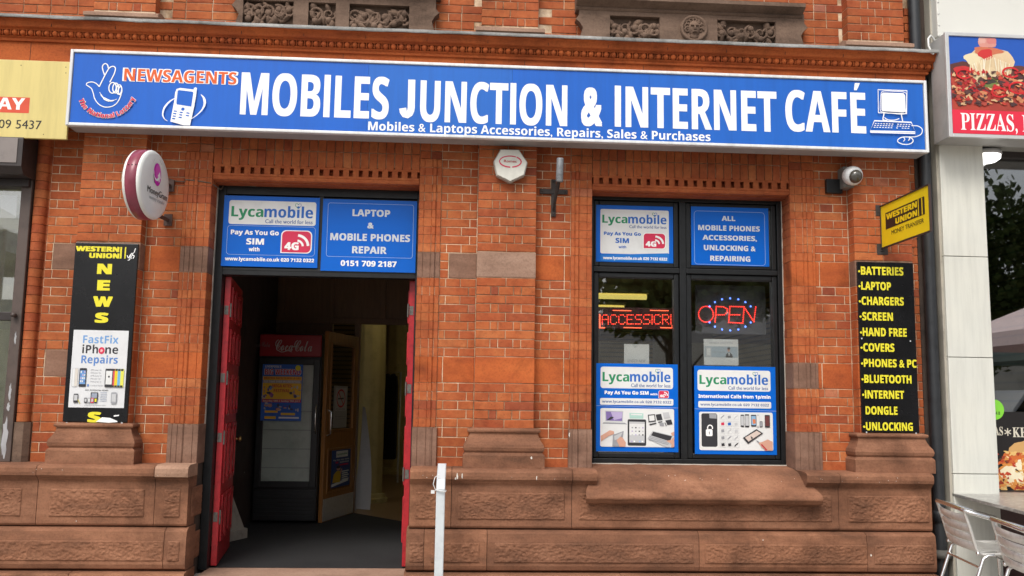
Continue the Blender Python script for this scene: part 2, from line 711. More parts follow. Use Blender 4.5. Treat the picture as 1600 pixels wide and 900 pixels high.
g = MB()
for i in range(-14, 24):
    for k in range(7):
        y1 = .2 - k * .6; y0 = y1 - .6
        x = i * .9 + (k % 2) * .45
        c = .004
        g.mesh([(x + c, y0 + c, gz(y0)), (x + .9 - c, y0 + c, gz(y0)), (x + .9 - c, y1 - c, gz(y1)), (x + c, y1 - c, gz(y1))],
               [(0, 1, 2, 3)], 0, random.random())
struct(g.build("pavement", [PAVE]))
b = MB()
b.mesh([(-60, -4, gz(-4) - .006), (60, -4, gz(-4) - .006), (60, 14, .002), (-60, 14, .002), (-60, .3, gz(.29) - .006), (60, .3, gz(.29) - .006)],
       [(0, 1, 5, 4), (4, 5, 2, 3)])
struct(b.build("pavement_bed", [paint((.12, .105, .09), .95, 0, .3, "pavement_joint_sand")]))
b = MB()
for i in range(-20, 24):
    b.box(i * .91, i * .91 + .9, -4.16, -4.0, -.5, gz(-4) + .004)
struct(b.build("kerb", [STONEP], bevel=.012))
b = MB()
b.mesh([(-160, -90, -.30), (160, -90, -.30), (160, -4.1, -.30), (-160, -4.1, -.30)], [(0, 1, 2, 3)])
struct(b.build("plaza", [ASPH]))

# ================================================================== the brick building
B_ = thing("shop_building", "ornate red brick and brown stone shop front with open doorway and black framed window", "building", (0.4, 0, 0))
CP, Z0 = .0757, 1.2575          # brick course and the joint the courses count from
zc = lambda k: Z0 + k * CP
GAP = .0065
DL, DR = -2.135, -.342          # door opening
WL, WR = 1.193, 2.985           # window opening
REV = .27                       # depth of the reveals
PIL = [(-3.205, -2.672), (.174, .687), (3.522, 4.055)]
PD = .12                        # pilaster projection


def courses(mb, x0, x1, ks, even, odd, yf, dep, zf=zc, skip=()):
    for k in ks:
        if k in skip:
            continue
        fr = even if k % 2 == 0 else odd
        xs = [x0 + f * (x1 - x0) for f in fr]
        for a, c in zip(xs, xs[1:]):
            mb.brick(a + GAP / 2, c - GAP / 2, zf(k) + GAP / 2, zf(k + 1) - GAP / 2, yf, dep)


low = lambda k: .925 + k * (Z0 - .925) / 4     # the four courses under the datum
KS = range(0, 36)
LO, HI = (5, 6, 7), (17, 18, 19)               # the two bands of large blocks

wall = MB()
# --- panels of wall between pilasters and jambs (fractions of the panel width at each vertical joint)
PANELS = [
    (-3.50, -3.205, [0, .22, .68, 1], [0, .88, 1], 'stone', 'stone'),
    (-2.672, -2.372, [0, .30, .80, 1], [0, .17, 1], 'terra', 'terra'),
    (-.146, .174, [0, .17, .57, 1], [0, .80, 1], 'terra', 'stoneR'),
    (.687, 1.003, [0, .43, .83, 1], [0, .19, 1], 'terra', 'terra'),
    (3.213, 3.522, [0, .18, .57, 1], [0, .84, 1], 'terra', 'terra'),
]
for x0, x1, ev, od, lo, hi in PANELS:
    wall.box(x0 + (.001 if x0 < -3.4 else -.02), x1 + .02, .005, .25, .90, zc(36), 1)
    courses(wall, x0, x1, KS, ev, od, 0, .03, skip=LO + HI)
    courses(wall, x0, x1, range(4), od, ev, 0, .03, low)
    for ks, kind in ((LO, lo), (HI, hi)):
        za, zb = zc(ks[0]) + GAP / 2, zc(ks[-1] + 1) - GAP / 2
        cut = x0 + .10 * (x1 - x0)
        if kind.startswith('stone'):
            if kind == 'stoneR':
                cut = x0 + .24 * (x1 - x0)
            else:
                cut = x0 + .2 * (x1 - x0)
            for k in ks:
                wall.brick(x0 + GAP / 2, cut - GAP / 2, zc(k) + GAP / 2, zc(k + 1) - GAP / 2, 0, .03)
            wall.brick(cut + GAP / 2, x1 - .001, za, zb, -.001, .03, 2, .6)
        else:
            cut = x0 + .8 * (x1 - x0) if x0 > .5 and x0 < 2 else x0 + .14 * (x1 - x0)
            if x0 > .5 and x0 < 2 or x0 > 3:
                cut = x0 + (.83 if x0 < 2 else .12) * (x1 - x0)
            wall.brick(x0 + .001, cut - GAP / 2, za, zb, 0, .03, 3, .5)
            wall.brick(cut + GAP / 2, x1 - .001, za, zb, 0, .03, 3, .42)
# strip at the right hand end of the building
wall.box(4.03, 4.16, .007, .3, .3, zc(52), 1)
courses(wall, 4.055, 4.165, range(-12, 52), [0, 1], [0, .6, 1], 0, .03)
# wall hidden behind the fascia, above the openings
wall.box(-3.7, 4.16, .06, .30, zc(33), 4.70, 1)
# --- upper wall above the cornice
wall.box(-5.6, 4.16, .007, .30, 4.60, 6.3, 1)
xs = -5.6
for k in range(46, 67):
    z0, z1 = zc(k) + GAP / 2, zc(k + 1) - GAP / 2
    x = -5.6 - (.115 if k % 2 else 0)
    while x < 4.05:
        w = .233 if random.random() > .22 else .117
        a, c = x, min(x + w, 4.055)
        if not any(p0 - .02 < (a + c) / 2 < p1 + .02 for p0, p1 in PIL):
            wall.brick(a + GAP / 2, c - GAP / 2, z0, z1, 0, .03)
        x += w
wall.build("brick_wall", [BRICK, MORTAR, STONEB, TERRA], B_)

# --- pilasters
for pi, (x0, x1) in enumerate(PIL):
    p = MB()
    p.box(x0 + .006, x1 - .006, -PD + .007, .02, .93, 4.5, 1)
    ev, od = [0, .5, 1], [0, .245, .375, .63, .76, 1]
    skip = LO + HI
    courses(p, x0, x1, range(0, 36), ev, od, -PD, PD + .002, skip=skip)
    p.brick(x0 + .001, x1 - .001, zc(5) + GAP / 2, zc(8) - GAP / 2, -PD, PD, 3, .55)
    p.brick(x0 + .001, x1 - .001, zc(17) + GAP / 2, zc(20) - GAP / 2, -PD, PD, 4 if pi == 1 else 2, .5)
    # upper length, above the cornice
    p.box(x0 + .006, x1 - .006, -PD + .007, .02, 4.6, 6.3, 1)
    courses(p, x0, x1, range(47, 67), ev, od, -PD, PD + .002)
    po = p.build("pilaster", [BRICK, MORTAR, STONEB, TERRA, STONEP], B_)
    # moulded stone base
    b = MB()
    prof = [(.10, .925), (-.205, .925), (-.205, 1.035), (-.195, 1.05), (-.185, 1.058), (-.198, 1.075), (-.203, 1.10), (-.196, 1.125),
            (-.175, 1.155), (-.158, 1.19), (-.152, 1.21), (-.152, 1.222), (-.168, 1.228), (-.172, 1.24), (-.168, 1.252), (-.13, 1.262), (.10, 1.262)]
    rows = []
    for y, z in prof:
        e = max(0, -y - PD)
        rows.append([(x0 - e, y, z), (x1 + e, y, z)])
    b.grid(rows, 0, .5, False)
    for q in (0, 1):
        # side returns: the same profile turned to run back to the wall
        sx = (x0, x1)[q]
        rr = []
        for y, z in prof[1:-1]:
            e = max(0, -y - PD)
            xx = sx - e if q == 0 else sx + e
            rr.append([(xx, y, z), (xx, .02, z)])
        b.grid(rr, 0, .45, False)
    b.build("pilaster_base", [STONE], po)
    b = MB()
    b.prism([(.02, 4.735), (-.20, 4.735), (-.20, 4.765), (-PD - .005, 4.80), (.02, 4.80)], 'x', x0 - .05, x1 + .05)
    b.build("upper_base", [STONEP], po)


# --- moulded brick jambs
def jamb(e, d, width, name, blocks):
    """e: edge of the opening, d: direction away from it"""
    mb = MB()
    gro = [(.046, .006), (.114, .007), (.156, .006)]
    if width > .22:
        gro.append((.20, .006))
    poly = [(0, REV), (0, .004), (.004, -.012)]
    for gx, gw in gro:
        poly += [(gx - gw * .6, -.012), (gx - gw * .15, -.0065), (gx + gw * .15, -.0065), (gx + gw * .6, -.012)]
        if abs(gx - .114) < .001:
            poly += [(gx + gw + .004, -.02), (.146, -.02)]
    poly += [(width - .004, -.012), (width, -.004), (width, REV)]
    P = lambda o, y: (e + d * o, y)
    mb.box(min(e + d * .006, e + d * (width - .004)), max(e + d * .006, e + d * (width - .004)), -.0060, REV - .002, .95, zc(31), 1)
    for k in list(range(0, 31)):
        if k in LO + HI:
            continue
        z0, z1 = zc(k) + .0017, zc(k + 1) - .0017
        t = min(1, max(0, random.gauss(.56, .16)))
        cut = .114
        inner = [q for q in poly if q[0] <= cut + .02 and not (q[0] > .118)]
        jx = random.uniform(-.0012, .0012)
        mb.prism([P(o + jx, y + jx) for o, y in poly], 'z', z0, z1, 0, t)
        # a vertical joint, alternating from course to course
        jo = .114 if k % 2 else .046
    for (ks, kind) in blocks:
        z0, z1 = zc(ks[0]) + .002, zc(ks[-1] + 1) - .002
        mb.prism([P(o, y) for o, y in poly], 'z', z0, z1, kind, .5)
    # stone foot
    mb.prism([P(o - (.006 if o < .05 else -.012 if o > .15 else 0), y - .016) for o, y in poly], 'z', .93, zc(0) - .002, 2, .5)
    # the return of the reveal, cut into headers
    for k in range(0, 31):
        if k in LO + HI: continue
        yy = .12 if k % 2 else .19
        t = min(1, max(0, random.gauss(.45, .2)))
        x = e - d * .0015
        mb.face([(x, yy, zc(k) + .004), (x, REV, zc(k) + .004), (x, REV, zc(k + 1) - .004), (x, yy, zc(k + 1) - .004)], 0, t)
    return mb.build(name, [BRICK, MORTAR, STONEB, TERRA], B_)


jamb(DL, -1, .238, "door_jamb", ((LO, 3), (HI, 2)))
jamb(DR, 1, .196, "door_jamb", ((LO, 3), (HI, 2)))
jamb(WL, -1, .19, "window_jamb", ((LO, 3), (HI, 0)))
jamb(WR, 1, .228, "window_jamb", ((LO, 2), (HI, 3)))

# --- flat brick arches with their dentil course
for x0, x1, o0, o1 in ((DL, DR, .238, .196), (WL, WR, .19, .228)):
    a = MB()
    a.box(x0 - o0, x1 + o1, .008, .06, zc(30) - .01, zc(36), 1)
    # soldier bricks, two high
    x = x0 - .0
    n = round((x1 - x0) / .0757)
    sw = (x1 - x0) / n
    for i in range(n):
        a.brick(x + .003, x + sw - .003, 3.502, 3.640, -.006, .03)
        a.brick(x + .003, x + sw - .003, 3.646, 3.80, -.006, .03)
        x += sw
    for xa, xb in ((x0 - o0, x0), (x1, x1 + o1)):
        m_ = (xa + xb) / 2
        for k in range(31, 35):
            a.brick(xa + .002, m_ - .003, zc(k) + .003, zc(k + 1) - .003, -.006, .03)
            a.brick(m_ + .003, xb - .002, zc(k) + .003, zc(k + 1) - .003, -.006, .03)
    # dentils in a shadowed slot
    a.box(x0, x1, .055, REV, 3.36, 3.51, 0, .3)
    nd = 21
    pw = (x1 - x0) / nd
    for i in range(nd):
        a.box(x0 + i * pw + .012, x0 + i * pw + pw - .022, -.002, .06, 3.425, 3.487, 0, random.uniform(.35, .7))
    a.box(x0 - .001, x1 + .001, -.003, .06, 3.484, 3.5015, 0, .5)
    a.prism([(.06, 3.368), (.004, 3.372), (-.002, 3.384), (-.002, 3.40), (-.010, 3.408), (-.010, 3.424), (.06, 3.426)], 'x', x0 + .001, x1 - .001, 0, .5)
    a.build("flat_arch", [BRICK, MORTAR], B_)

# --- cornice: profile (distance in front of the wall, z) run along the street and returned at the right hand end
XE = 4.10                               # right hand corner of the band
def run(prof, name, mat, parent, x_left=-5.6, smooth=False, tint=None):
    b = MB()
    rows = []
    for d, z in prof:
        rows.append([(x_left, -d, z), (XE + d, -d, z), (XE + d, .25, z)])
    b.grid(rows, 0, .5, smooth)
    return b.build(name, mat, parent)

cyma = [(.05, 3.84), (.13, 3.84), (.13, 4.496), (.150, 4.498), (.155, 4.51), (.148, 4.522), (.160, 4.530), (.164, 4.538),
        (.150, 4.541), (.150, 4.580), (.182, 4.584), (.186, 4.592), (.190, 4.596), (.206, 4.598), (.216, 4.604), (.221, 4.614),
        (.224, 4.628), (.230, 4.642), (.240, 4.652), (.252, 4.657), (.253, 4.668), (.05, 4.668)]
cor = run(cyma, "cornice", [TERRA], B_)
b = MB()
x = -5.5
while x < XE + .15:
    b.ball((x, -.172, 4.560), (.0260, .028, .0255), 10, 7, 0, random.uniform(.35, .8))
    b.box(x + .0315, x + .0375, -.186, -.148, 4.538, 4.582, 0, .4)
    x += .0672
for k in range(4):
    b.ball((XE + .176, -.12 + k * .0672, 4.558), (.022, .0245, .0255), 10, 7, 0, .4)
b.build("bead_moulding", [TERRA], cor)
# joints between the terracotta lengths
b = MB()
x = -5.3
while x < 4.1:
    b.box(x, x + .004, -.1312, -.125, 3.86, 4.494)
    b.box(x + .2, x + .2035, -.2262, -.20, 4.606, 4.640)
    x += .533
b.build("cornice_joint", [paint((.03, .02, .015), .9, 0, .3, "dark_joint")], cor)
# lead dressed over the top, its edge a little wavy
b = MB()
rows = []
for (d, z, am) in ((.05, 4.705, 0), (.270, 4.688, .003), (.280, 4.682, .004), (.282, 4.662, .006), (.278, 4.654, .007), (.254, 4.670, 0)):
    row = []
    for i in range(0, 241):
        xx = -5.6 + (XE + d + 5.6) * i / 240
        q = noise.noise(Vector((xx * 3.1, d * 20, 0))) * am + noise.noise(Vector((xx * 11, 3, 0))) * am * .6
        row.append((xx, -d + q * .5, z + q))
    row.append((XE + d, .25, z))
    rows.append(row)
b.grid(rows, 0, .5, False)
b.build("lead_flashing", [LEAD], cor)

# --- carved stone aprons under the upstairs windows
def apron(x0, x1, kind):
    b = MB()
    # outline with scrolled ends
    def end(s, x):
        return [(x + s * .10, 4.66), (x + s * .06, 4.70), (x - s * .01, 4.76), (x - s * .035, 4.84), (x - s * .005, 4.89),
                (x + s * .03, 4.92), (x + s * .0, 4.96), (x, 5.05)]
    fields = [(-1.93, -1.49), (-1.36, -1.12), (-1.0, -.47)] if kind == 'L' else [(1.335, 1.79), (2.32, 2.86)]
    ztop = 4.975 if kind == 'L' else 4.965
    L = end(-1, x0); R = end(1, x1)
    b.prism(L + [(fields[0][0], 5.05), (fields[0][0], 4.66)], 'y', -.095, .02, 0, .5)
    b.prism([(fields[-1][1], 4.66), (fields[-1][1], 5.05)] + R[::-1], 'y', -.095, .02, 0, .5)
    for (a_, c_), (d_, e_) in zip(fields, fields[1:]):
        b.box(c_, d_, -.095, .02, 4.66, 5.05)
    for a_, c_ in fields:
        b.box(a_, c_, -.0945, .02, ztop, 5.05)
        b.box(a_, c_, -.035, .02, 4.66, ztop, 0, .15)
    o = b.build("carved_panel", [STONE2], B_)
    cv = MB()
    def scroll(cx, cz, r, turns, a0, dirn, th, dep=-.072):
        pts = []
        for k in range(26):
            f = k / 25
            a = a0 + dirn * f * turns * 2 * math.pi
            rr = r * (1 - .86 * f)
            pts.append((cx + rr * math.cos(a), dep + .0, cz + rr * math.sin(a)))
        cv.tube(pts, [th * (1 - .5 * i / 25) for i in range(26)], 7)
    def leaf(cx, cz, a, l, w):
        rows = []
        for i in range(7):
            f = i / 6
            ww = w * math.sin(math.pi * min(1, .08 + f * .92)) * (1 + .25 * math.sin(f * 19))
            r = []
            for j in range(5):
                s_ = (j - 2) / 2
                bx, bz = f * l, s_ * ww + .25 * w * math.sin(f * 3)
                r.append((cx + bx * math.cos(a) - bz * math.sin(a), -.045 - .045 * (1 - .8 * s_ * s_) * math.sin(math.pi * (.12 + .86 * f)), cz + bx * math.sin(a) + bz * math.cos(a)))
            rows.append(r)
        cv.grid(rows, 0, random.uniform(.3, .7), True)
    def field(a, c, z0, z1, lo):
        n = max(2, int((c - a) / .085))
        st = [(a + (c - a) * i / 16, -.055, (z0 + z1) / 2 + .055 * math.sin(i * .9 + lo)) for i in range(17)]
        cv.tube(st, .015, 7)
        for i in range(n * 4):
            f = (i + .5) / (n * 4)
            cx = a + f * (c - a)
            cz = (z0 + z1) / 2 + .055 * math.sin(f * 16 * .9 + lo)
            ang = random.choice((1, -1)) * random.uniform(.5, 1.5) + random.choice((0, math.pi))
            leaf(min(max(cx, a + .05), c - .05), cz, ang, min(.125, (z1 - z0) * .52), random.uniform(.022, .038))
        for i in range(n):
            cx = a + (i + .5) / n * (c - a)
            cv.ball((cx, -.072, (z0 + z1) / 2 + random.uniform(-.07, .07)), (.030, .026, .030), 9, 7)
            scroll(cx, (z0 + z1) / 2 + .03, .066, 1.4, random.random() * 6, random.choice((1, -1)), .014)
    if kind == 'L':
        field(-1.93, -1.49, 4.70, 5.0, 0); field(-1.36, -1.12, 4.72, 4.975, 1); field(-1.0, -.47, 4.70, 4.97, 2)
    else:
        field(1.335, 1.79, 4.69, 4.965, 1.4); field(2.32, 2.86, 4.69, 4.965, .3)
        # roundel with a carved mask
        cx, cz = 2.10, 4.865
        cv.lathe([(.125, .0), (.125, -.03), (.105, -.036), (.098, -.02), (.0, -.02)], (cx, -.09, cz), 'y', 28)
        cv.ball((cx, -.105, cz - .005), (.056, .04, .078), 14, 10)
        cv.ball((cx, -.15, cz - .012), (.011, .018, .022), 8, 6)
        cv.tube([(cx - .036, -.142, cz + .022), (cx - .008, -.150, cz + .016)], .008, 6)
        cv.tube([(cx + .008, -.150, cz + .016), (cx + .036, -.142, cz + .022)], .008, 6)
        cv.tube([(cx - .022, -.142, cz - .044), (cx, -.149, cz - .040), (cx + .022, -.142, cz - .044)], .008, 6)
        for q in range(9):
            an = math.pi * (q / 8) * 1.25 - .4
            scroll(cx + .066 * math.cos(an), cz + .01 + .07 * math.sin(an), .026, 1.2, q, 1, .008, -.115)
        cv.ball((cx, -.112, cz - .075), (.04, .02, .03), 10, 6)
        # moulded sill above
    if kind == 'R':
        b = MB()
        b.prism([(.02, 5.005), (-.10, 5.005), (-.115, 5.02), (-.105, 5.035), (-.16, 5.06), (-.19, 5.075), (-.19, 5.11), (.02, 5.14)], 'x', x0 - .03, x1 - .02, 0, .4)
    else:
        b = MB()
        b.prism([(.02, 5.065), (-.10, 5.065), (-.16, 5.09), (-.19, 5.11), (-.19, 5.15), (.02, 5.18)], 'x', x0 - .03, x1 + .04, 0, .4)
    cv.build("carving", [STONE2], o)
    b.build("upper_sill", [STONE2], o)
    # the upstairs window itself, out of the picture
apron(-2.0, -.235, 'L')
apron(1.055, 3.13, 'R')

# --- rusticated stone plinth
def rock(mb, x0, x1, z0, z1, y, amp=.020, cell=.018, t=.5, axis='y', seed=0):
    """rock-faced panel: a displaced sheet with a crisp margin"""
    cell = .0075
    nx = max(6, int((x1 - x0) / cell)); nz = max(5, int((z1 - z0) / cell))
    rows = []
    for i in range(nz + 1):
        r = []
        for j in range(nx + 1):
            u = x0 + (x1 - x0) * j / nx; z = z0 + (z1 - z0) * i / nz
            edge = min(i, nz - i, j, nx - j)
            p = Vector((u * 36 + z * 14, z * 66 - u * 10, seed * 3.1))
            n1 = noise.noise(p); n2 = noise.noise(p * 2.1 + Vector((3, 1, 0))); n3 = noise.noise(p * 4.7 + Vector((9, 4, 2)))
            h = .50 + .75 * n1 + .55 * (1 - abs(n2) * 2) * .8 + .35 * n3
            h = max(.02, h) * amp * .52
            if edge == 0:
                h = 0
            elif edge == 1:
                h = .6 * h + .2 * amp
            r.append((u, y - h, z) if axis == 'y' else (y + h, u, z))
        rows.append(r)
    mb.grid(rows, 0, t, True)


SILL_GAP = (1.205, 2.985)


def plinth(name, blocks1, blocks2, blocks3, side=None):
    caps = [(.02, .932), (-.215, .928), (-.262, .918), (-.278, .900), (-.280, .870), (-.276, .842), (-.262, .836), (-.262, .830), (-.248, .824),
            (-.238, .810), (-.228, .804), (-.224, .795)]
    body1 = [(-.222, .795), (-.222, .462), (-.214, .448), (-.190, .440)]
    body2 = [(-.190, .436), (-.236, .420), (-.252, .405), (-.262, .340), (-.262, .150), (-.250, .115), (-.21, .10)]
    base = [(-.21, .095), (-.30, .085), (-.31, .07), (-.31, -.15)]
    root = None
    back = MB()
    xa, xb = blocks1[0][0], blocks1[-1][1]
    back.box(xa + .01, xb - .01, -.17, REV - .02, -.15, .60)
    back.box(xa + .01, xb - .01, .0, REV - .02, .60, .925)
    root = back.build(name, [paint((.05, .035, .025), .9, 0, .3, "stone_backing")], B_)
    n = 0
    for prof, blocks, kind in ((caps + body1, blocks1, 1), (body2, blocks2, 2), (base, blocks3, 3)):
        for (a, c, rk) in blocks:
            n += 1
            mb = MB()
            t = random.uniform(.28, .80)
            jx = .0022
            pr = [(.0, prof[0][1])] + prof + [(.0, prof[-1][1])] if kind != 1 else prof + [(.0, prof[-1][1])]
            pale = kind == 1 and (abs(c - DL - .005) < .01)
            if pale:
                mb.prism([(.0, .936), (-.22, .9335), (-.268, .921), (-.284, .902), (-.285, .868), (-.279, .838), (.0, .836)], 'x', a + .006, c + .004, 1, .85)
            pr = [(y + random.uniform(-.001, .001), z) for y, z in pr]
            if kind == 1 and a < SILL_GAP[0] < c:
                nocap = [(.0, .66)] + [q_ for q_ in body1 if q_[1] < .66] + [(.0, body1[-1][1])]
                nocap.insert(1, (-.222, .66))
                for (p_, a_, c_) in ((pr, a + jx, SILL_GAP[0]), (nocap, SILL_GAP[0], SILL_GAP[1]), (pr, SILL_GAP[1], c - jx)):
                    mb.prism(p_, 'x', a_, c_, 0, t)
            else:
                mb.prism(pr, 'x', a + jx, c - jx, 0, t)
            if rk and kind == 1:
                rock(mb, a + rk[0], c - rk[1], .515, .735, -.2235, .020, .0165, t, 'y', n)
            if rk and kind == 2:
                rock(mb, a + rk[0], c - rk[1], .175, .335, -.2635, .019, .0165, t, 'y', n)
            mb.build("plinth_block", [STONE, STONEP], root, bevel=.004, seg=1)
    if side is not None:
        x, d = side
        mb = MB()
        for z0, z1, dep, hh in ((.45, .795, -.20, 0), (.10, .42, -.235, 1)):
            rock(mb, dep + .06, .18, z0 + .05, z1 - .05, x + .002, .014, .017, .45, 'x', 3 + hh)
        mb.build("rock_face", [STONE], root)
    return root


plinth("plinth", [(-6.0, -3.32, (.1, .12)), (-3.32, -2.395, (.10, .08)), (-2.395, DL + .005, (.075, .06))],
       [(-6.0, -4.0, (.1, .1)), (-4.0, -2.29, (.07, .0)), (-2.29, DL + .02, (.03, .05))],
       [(-6, -3.0, None), (-3.0, DL + .03, None)], side=(DL + .005, 1))
plinth("plinth", [(DR - .002, .0, (.05, .08)), (.0, 1.0, (.055, .06)), (1.0, 3.27, (.06, .06)), (3.27, 4.085, (.08, .03))],
       [(DR - .02, -.215, (.03, .0)), (-.215, .30, (.06, .06)), (.30, 2.06, (.06, .05)), (2.06, 3.49, (.05, .0)), (3.49, 4.09, (.06, .03))],
       [(DR - .03, 1.4, None), (1.4, 4.09, None)])

# --- window sill: a broad weathered slope
b = MB()
prof = [(.23, .955), (.0, .935), (-.10, .90), (-.22, .815), (-.29, .762), (-.325, .738), (-.342, .722), (-.345, .705), (-.338, .694),
        (-.325, .690), (-.322, .678), (-.30, .664), (-.26, .655), (-.20, .65)]
rows = []
for y, z in prof:
    f = min(1, max(0, (-y) / .30))
    a = WL + .012 - .10 * f ** 1.6; c = WR - .012 + .12 * f ** 1.6
    n = 60
    rows.append([(a + (c - a) * i / n, y + .006 * noise.noise(Vector((i * .35, z * 9, 1))), z + .004 * noise.noise(Vector((i * .3, y * 9, 5)))) for i in range(n + 1)])
b.grid(rows, 0, .62, True)
for q in (0, -1):
    b.face([r[q] for r in rows] + [(rows[0][q][0], .23, .65)], 0, .5)
b.build("window_sill", [STONE], B_)

# bird lime and paint specks on the stone
b = MB()
random.seed(21)
def spot(x, y, z, rx, rz):
    n = 9
    ph = random.random() * 6
    b.face([(x + rx * math.cos(2 * math.pi * k / n) * (1 + .3 * math.sin(3 * k + ph)), y, z + rz * math.sin(2 * math.pi * k / n) * (1 + .25 * math.cos(2 * k + ph))) for k in range(n)])
for (x, y, z, rx, rz) in ((.045, -.2815, .868, .006, .026), (.085, -.2815, .872, .005, .022), (.03, -.2815, .85, .004, .01), (.66, -.2065, 1.02, .007, .012), (.655, -.1575, 1.17, .007, .013), (.70, -.2815, .862, .004, .018),
                          (1.0, -.0325, 1.21, .006, .02), (3.0, -.2240, .62, .004, .005), (2.6, -.2640, .37, .004, .005), (-2.9, -.2640, .20, .005, .007), (-3.0, -.2240, .48, .004, .004), (3.52, -.2640, .25, .006, .010)):
    spot(x, y, z, rx, rz)
for i in range(40):
    spot(random.uniform(-3.6, 4.0), -.2818, random.uniform(.85, .895), random.uniform(.001, .003), random.uniform(.0015, .004))
b.build("lime_spot", [paint((.66, .63, .57), .8, 0, .15, "lime_white")], B_)

# --- threshold step
b = MB()
b.box(DL + .06, DR - .02, -.20, .36, -.10, .03)
b.build("threshold", [STONEP], B_, bevel=.012)

# ================================================================== black window
win = MB()
def frame(mb, x0, x1, z0, z1, w, y0, y1):
    mb.box(x0, x0 + w, y0, y1, z0, z1); mb.box(x1 - w, x1, y0, y1, z0, z1)
    mb.box(x0 + w, x1 - w, y0 + .001, y1, z1 - w, z1); mb.box(x0 + w, x1 - w, y0 + .001, y1, z0, z0 + w)
X0, X1, XM = WL + .004, WR - .004, 2.058
wo_ = MB()
frame(wo_, X0, X1, .958, 3.372, .042, .20, .33)
wo_.box(XM - .03, XM + .03, .198, .33, 1.0, 3.33)
wo_.box(X0 + .042, XM - .03, .1985, .33, 2.665, 2.712); wo_.box(XM + .03, X1 - .042, .1985, .33, 2.665, 2.712)
wroot = wo_.build("window", [BLACKFRAME], B_, bevel=.005)
PANES = [(X0 + .046, XM - .034, 2.716, 3.326), (XM + .034, X1 - .046, 2.716, 3.326), (X0 + .046, XM - .034, 1.004, 2.661), (XM + .034, X1 - .046, 1.004, 2.661)]
for (a, c, z0, z1) in PANES:
    b = MB(); frame(b, a, c, z0, z1, .046, .215, .30)
    b.build("sash", [BLACKFRAME], wroot, bevel=.008)
    b = MB(); b.box(a + .03, c - .03, .252, .258, z0 + .03, z1 - .03)
    b.build("pane", [GLASS], wroot)
# pale mortar fillet along the frame
b = MB()
b.box(X0 - .002, X1 + .002, .186, .205, .950, .959)
b.box(X1 - .001, X1 + .007, .19, .21, .96, 3.36)
b.build("mortar_fillet", [paint((.50, .46, .40), .9, 0, .3, "lime_fillet")], wroot)

# ================================================================== doorway joinery
d = MB()
d.box(DL + .004, DL + .075, .20, .30, .03, 3.368)
d.box(DR - .022, DR - .002, .20, .30, .03, 3.368)
d.box(DL + .075, DR - .022, .201, .30, 3.285, 3.368)
d.box(DL + .075, DR - .022, .199, .31, 2.560, 2.622)
d.box(DL + .075, DR - .022, .196, .202, 2.600, 2.622)
d.box(-1.238, -1.198, .20, .30, 2.622, 3.285)
d.box(DL + .075, DR - .022, .235, .25, 2.622, 3.285)
dr = d.build("door_frame", [BLACKFRAME], B_, bevel=.006)
b = MB()
b.box(DL - .0005, DL + .0045, .17, .20, .935, 3.33)
b.build("mortar_fillet", [paint((.50, .46, .40), .9, 0, .3, "lime_fillet")], dr)

RED = paint((.40, .017, .024), .36, 0, .34, "red_gloss_door", 9, .45)
REDD = paint((.30, .010, .016), .35, 0, .2, "red_gloss_rail", 5, .5)
def door_leaf(hx, hy, ang, length, hinges, sgn):
    """local: x along the leaf from the hinge, y thickness; sgn picks the moulded side"""
    r = MB()
    th = .052
    r.box(0, length, -th / 2, th / 2, .01, 2.52)
    leaf = r.build("door", [RED], B_, bevel=.004)
    leaf.location = (hx, hy, .035); leaf.rotation_euler = (0, 0, ang)
    leaf.matrix_parent_inverse = Matrix.Translation(-B_.location)
    zs = [(.20, .60), (.70, 1.22), (1.30, 1.66), (1.76, 2.06), (2.14, 2.44)]
    n = 3
    for z0, z1 in zs:
        m_ = MB()
        st = .10
        pw = (length - st * (n + 1)) / n
        for i in range(n):
            a = st + i * (pw + st)
            y = sgn * th / 2
            o = .016 * sgn
            # bolection moulding and fielded centre
            for (x0, x1, q0, q1) in ((a - .02, a + .02, z0, z1), (a + pw - .02, a + pw + .02, z0, z1), (a + .02, a + pw - .02, z0, z0 + .04), (a + .02, a + pw - .02, z1 - .04, z1)):
                m_.box(x0, x1, min(y, y + o), max(y, y + o), q0, q1)
            m_.box(a + .045, a + pw - .045, min(y, y + o * .6), max(y, y + o * .6), z0 + .065, z1 - .065)
        m_.build("door_panel", [RED], leaf, world=False, bevel=.006)
    for z in hinges:
        h = MB()
        h.box(-.004, .0, -th / 2 + .012, th / 2 - .004, z - .04, z + .04)
        h.tube([(-.008, sgn * (th / 2 + .008), z - .06), (-.008, sgn * (th / 2 + .008), z + .06)], .008, 8)
        h.build("hinge", [paint((.16, .15, .135), .55, .6, .35, "worn_steel_hinge", 40)], leaf, world=False)
    k = MB()
    k.lathe([(.0, .0), (.028, .004), (.028, .010), (.012, .014), (.012, .035), (.026, .045), (.028, .058), (.018, .07), (0, .072)], (length - .07, sgn * th / 2, 1.05), 'y', 14)
    if sgn < 0:
        for i, v in enumerate(k.v):
            k.v[i] = (v[0], -th - v[1], v[2])
    k.build("door_knob", [paint((.42, .30, .12), .3, 1.0, .2, "brass_knob", 30)], leaf, world=False)
    return leaf
door_leaf(DL + .105, .31, math.radians(97.5), 1.08, (.42, 1.10, 1.62, 2.22), -1)
door_leaf(DR - .050, .31, math.radians(89), .86, (.80, 1.55, 2.25), 1)

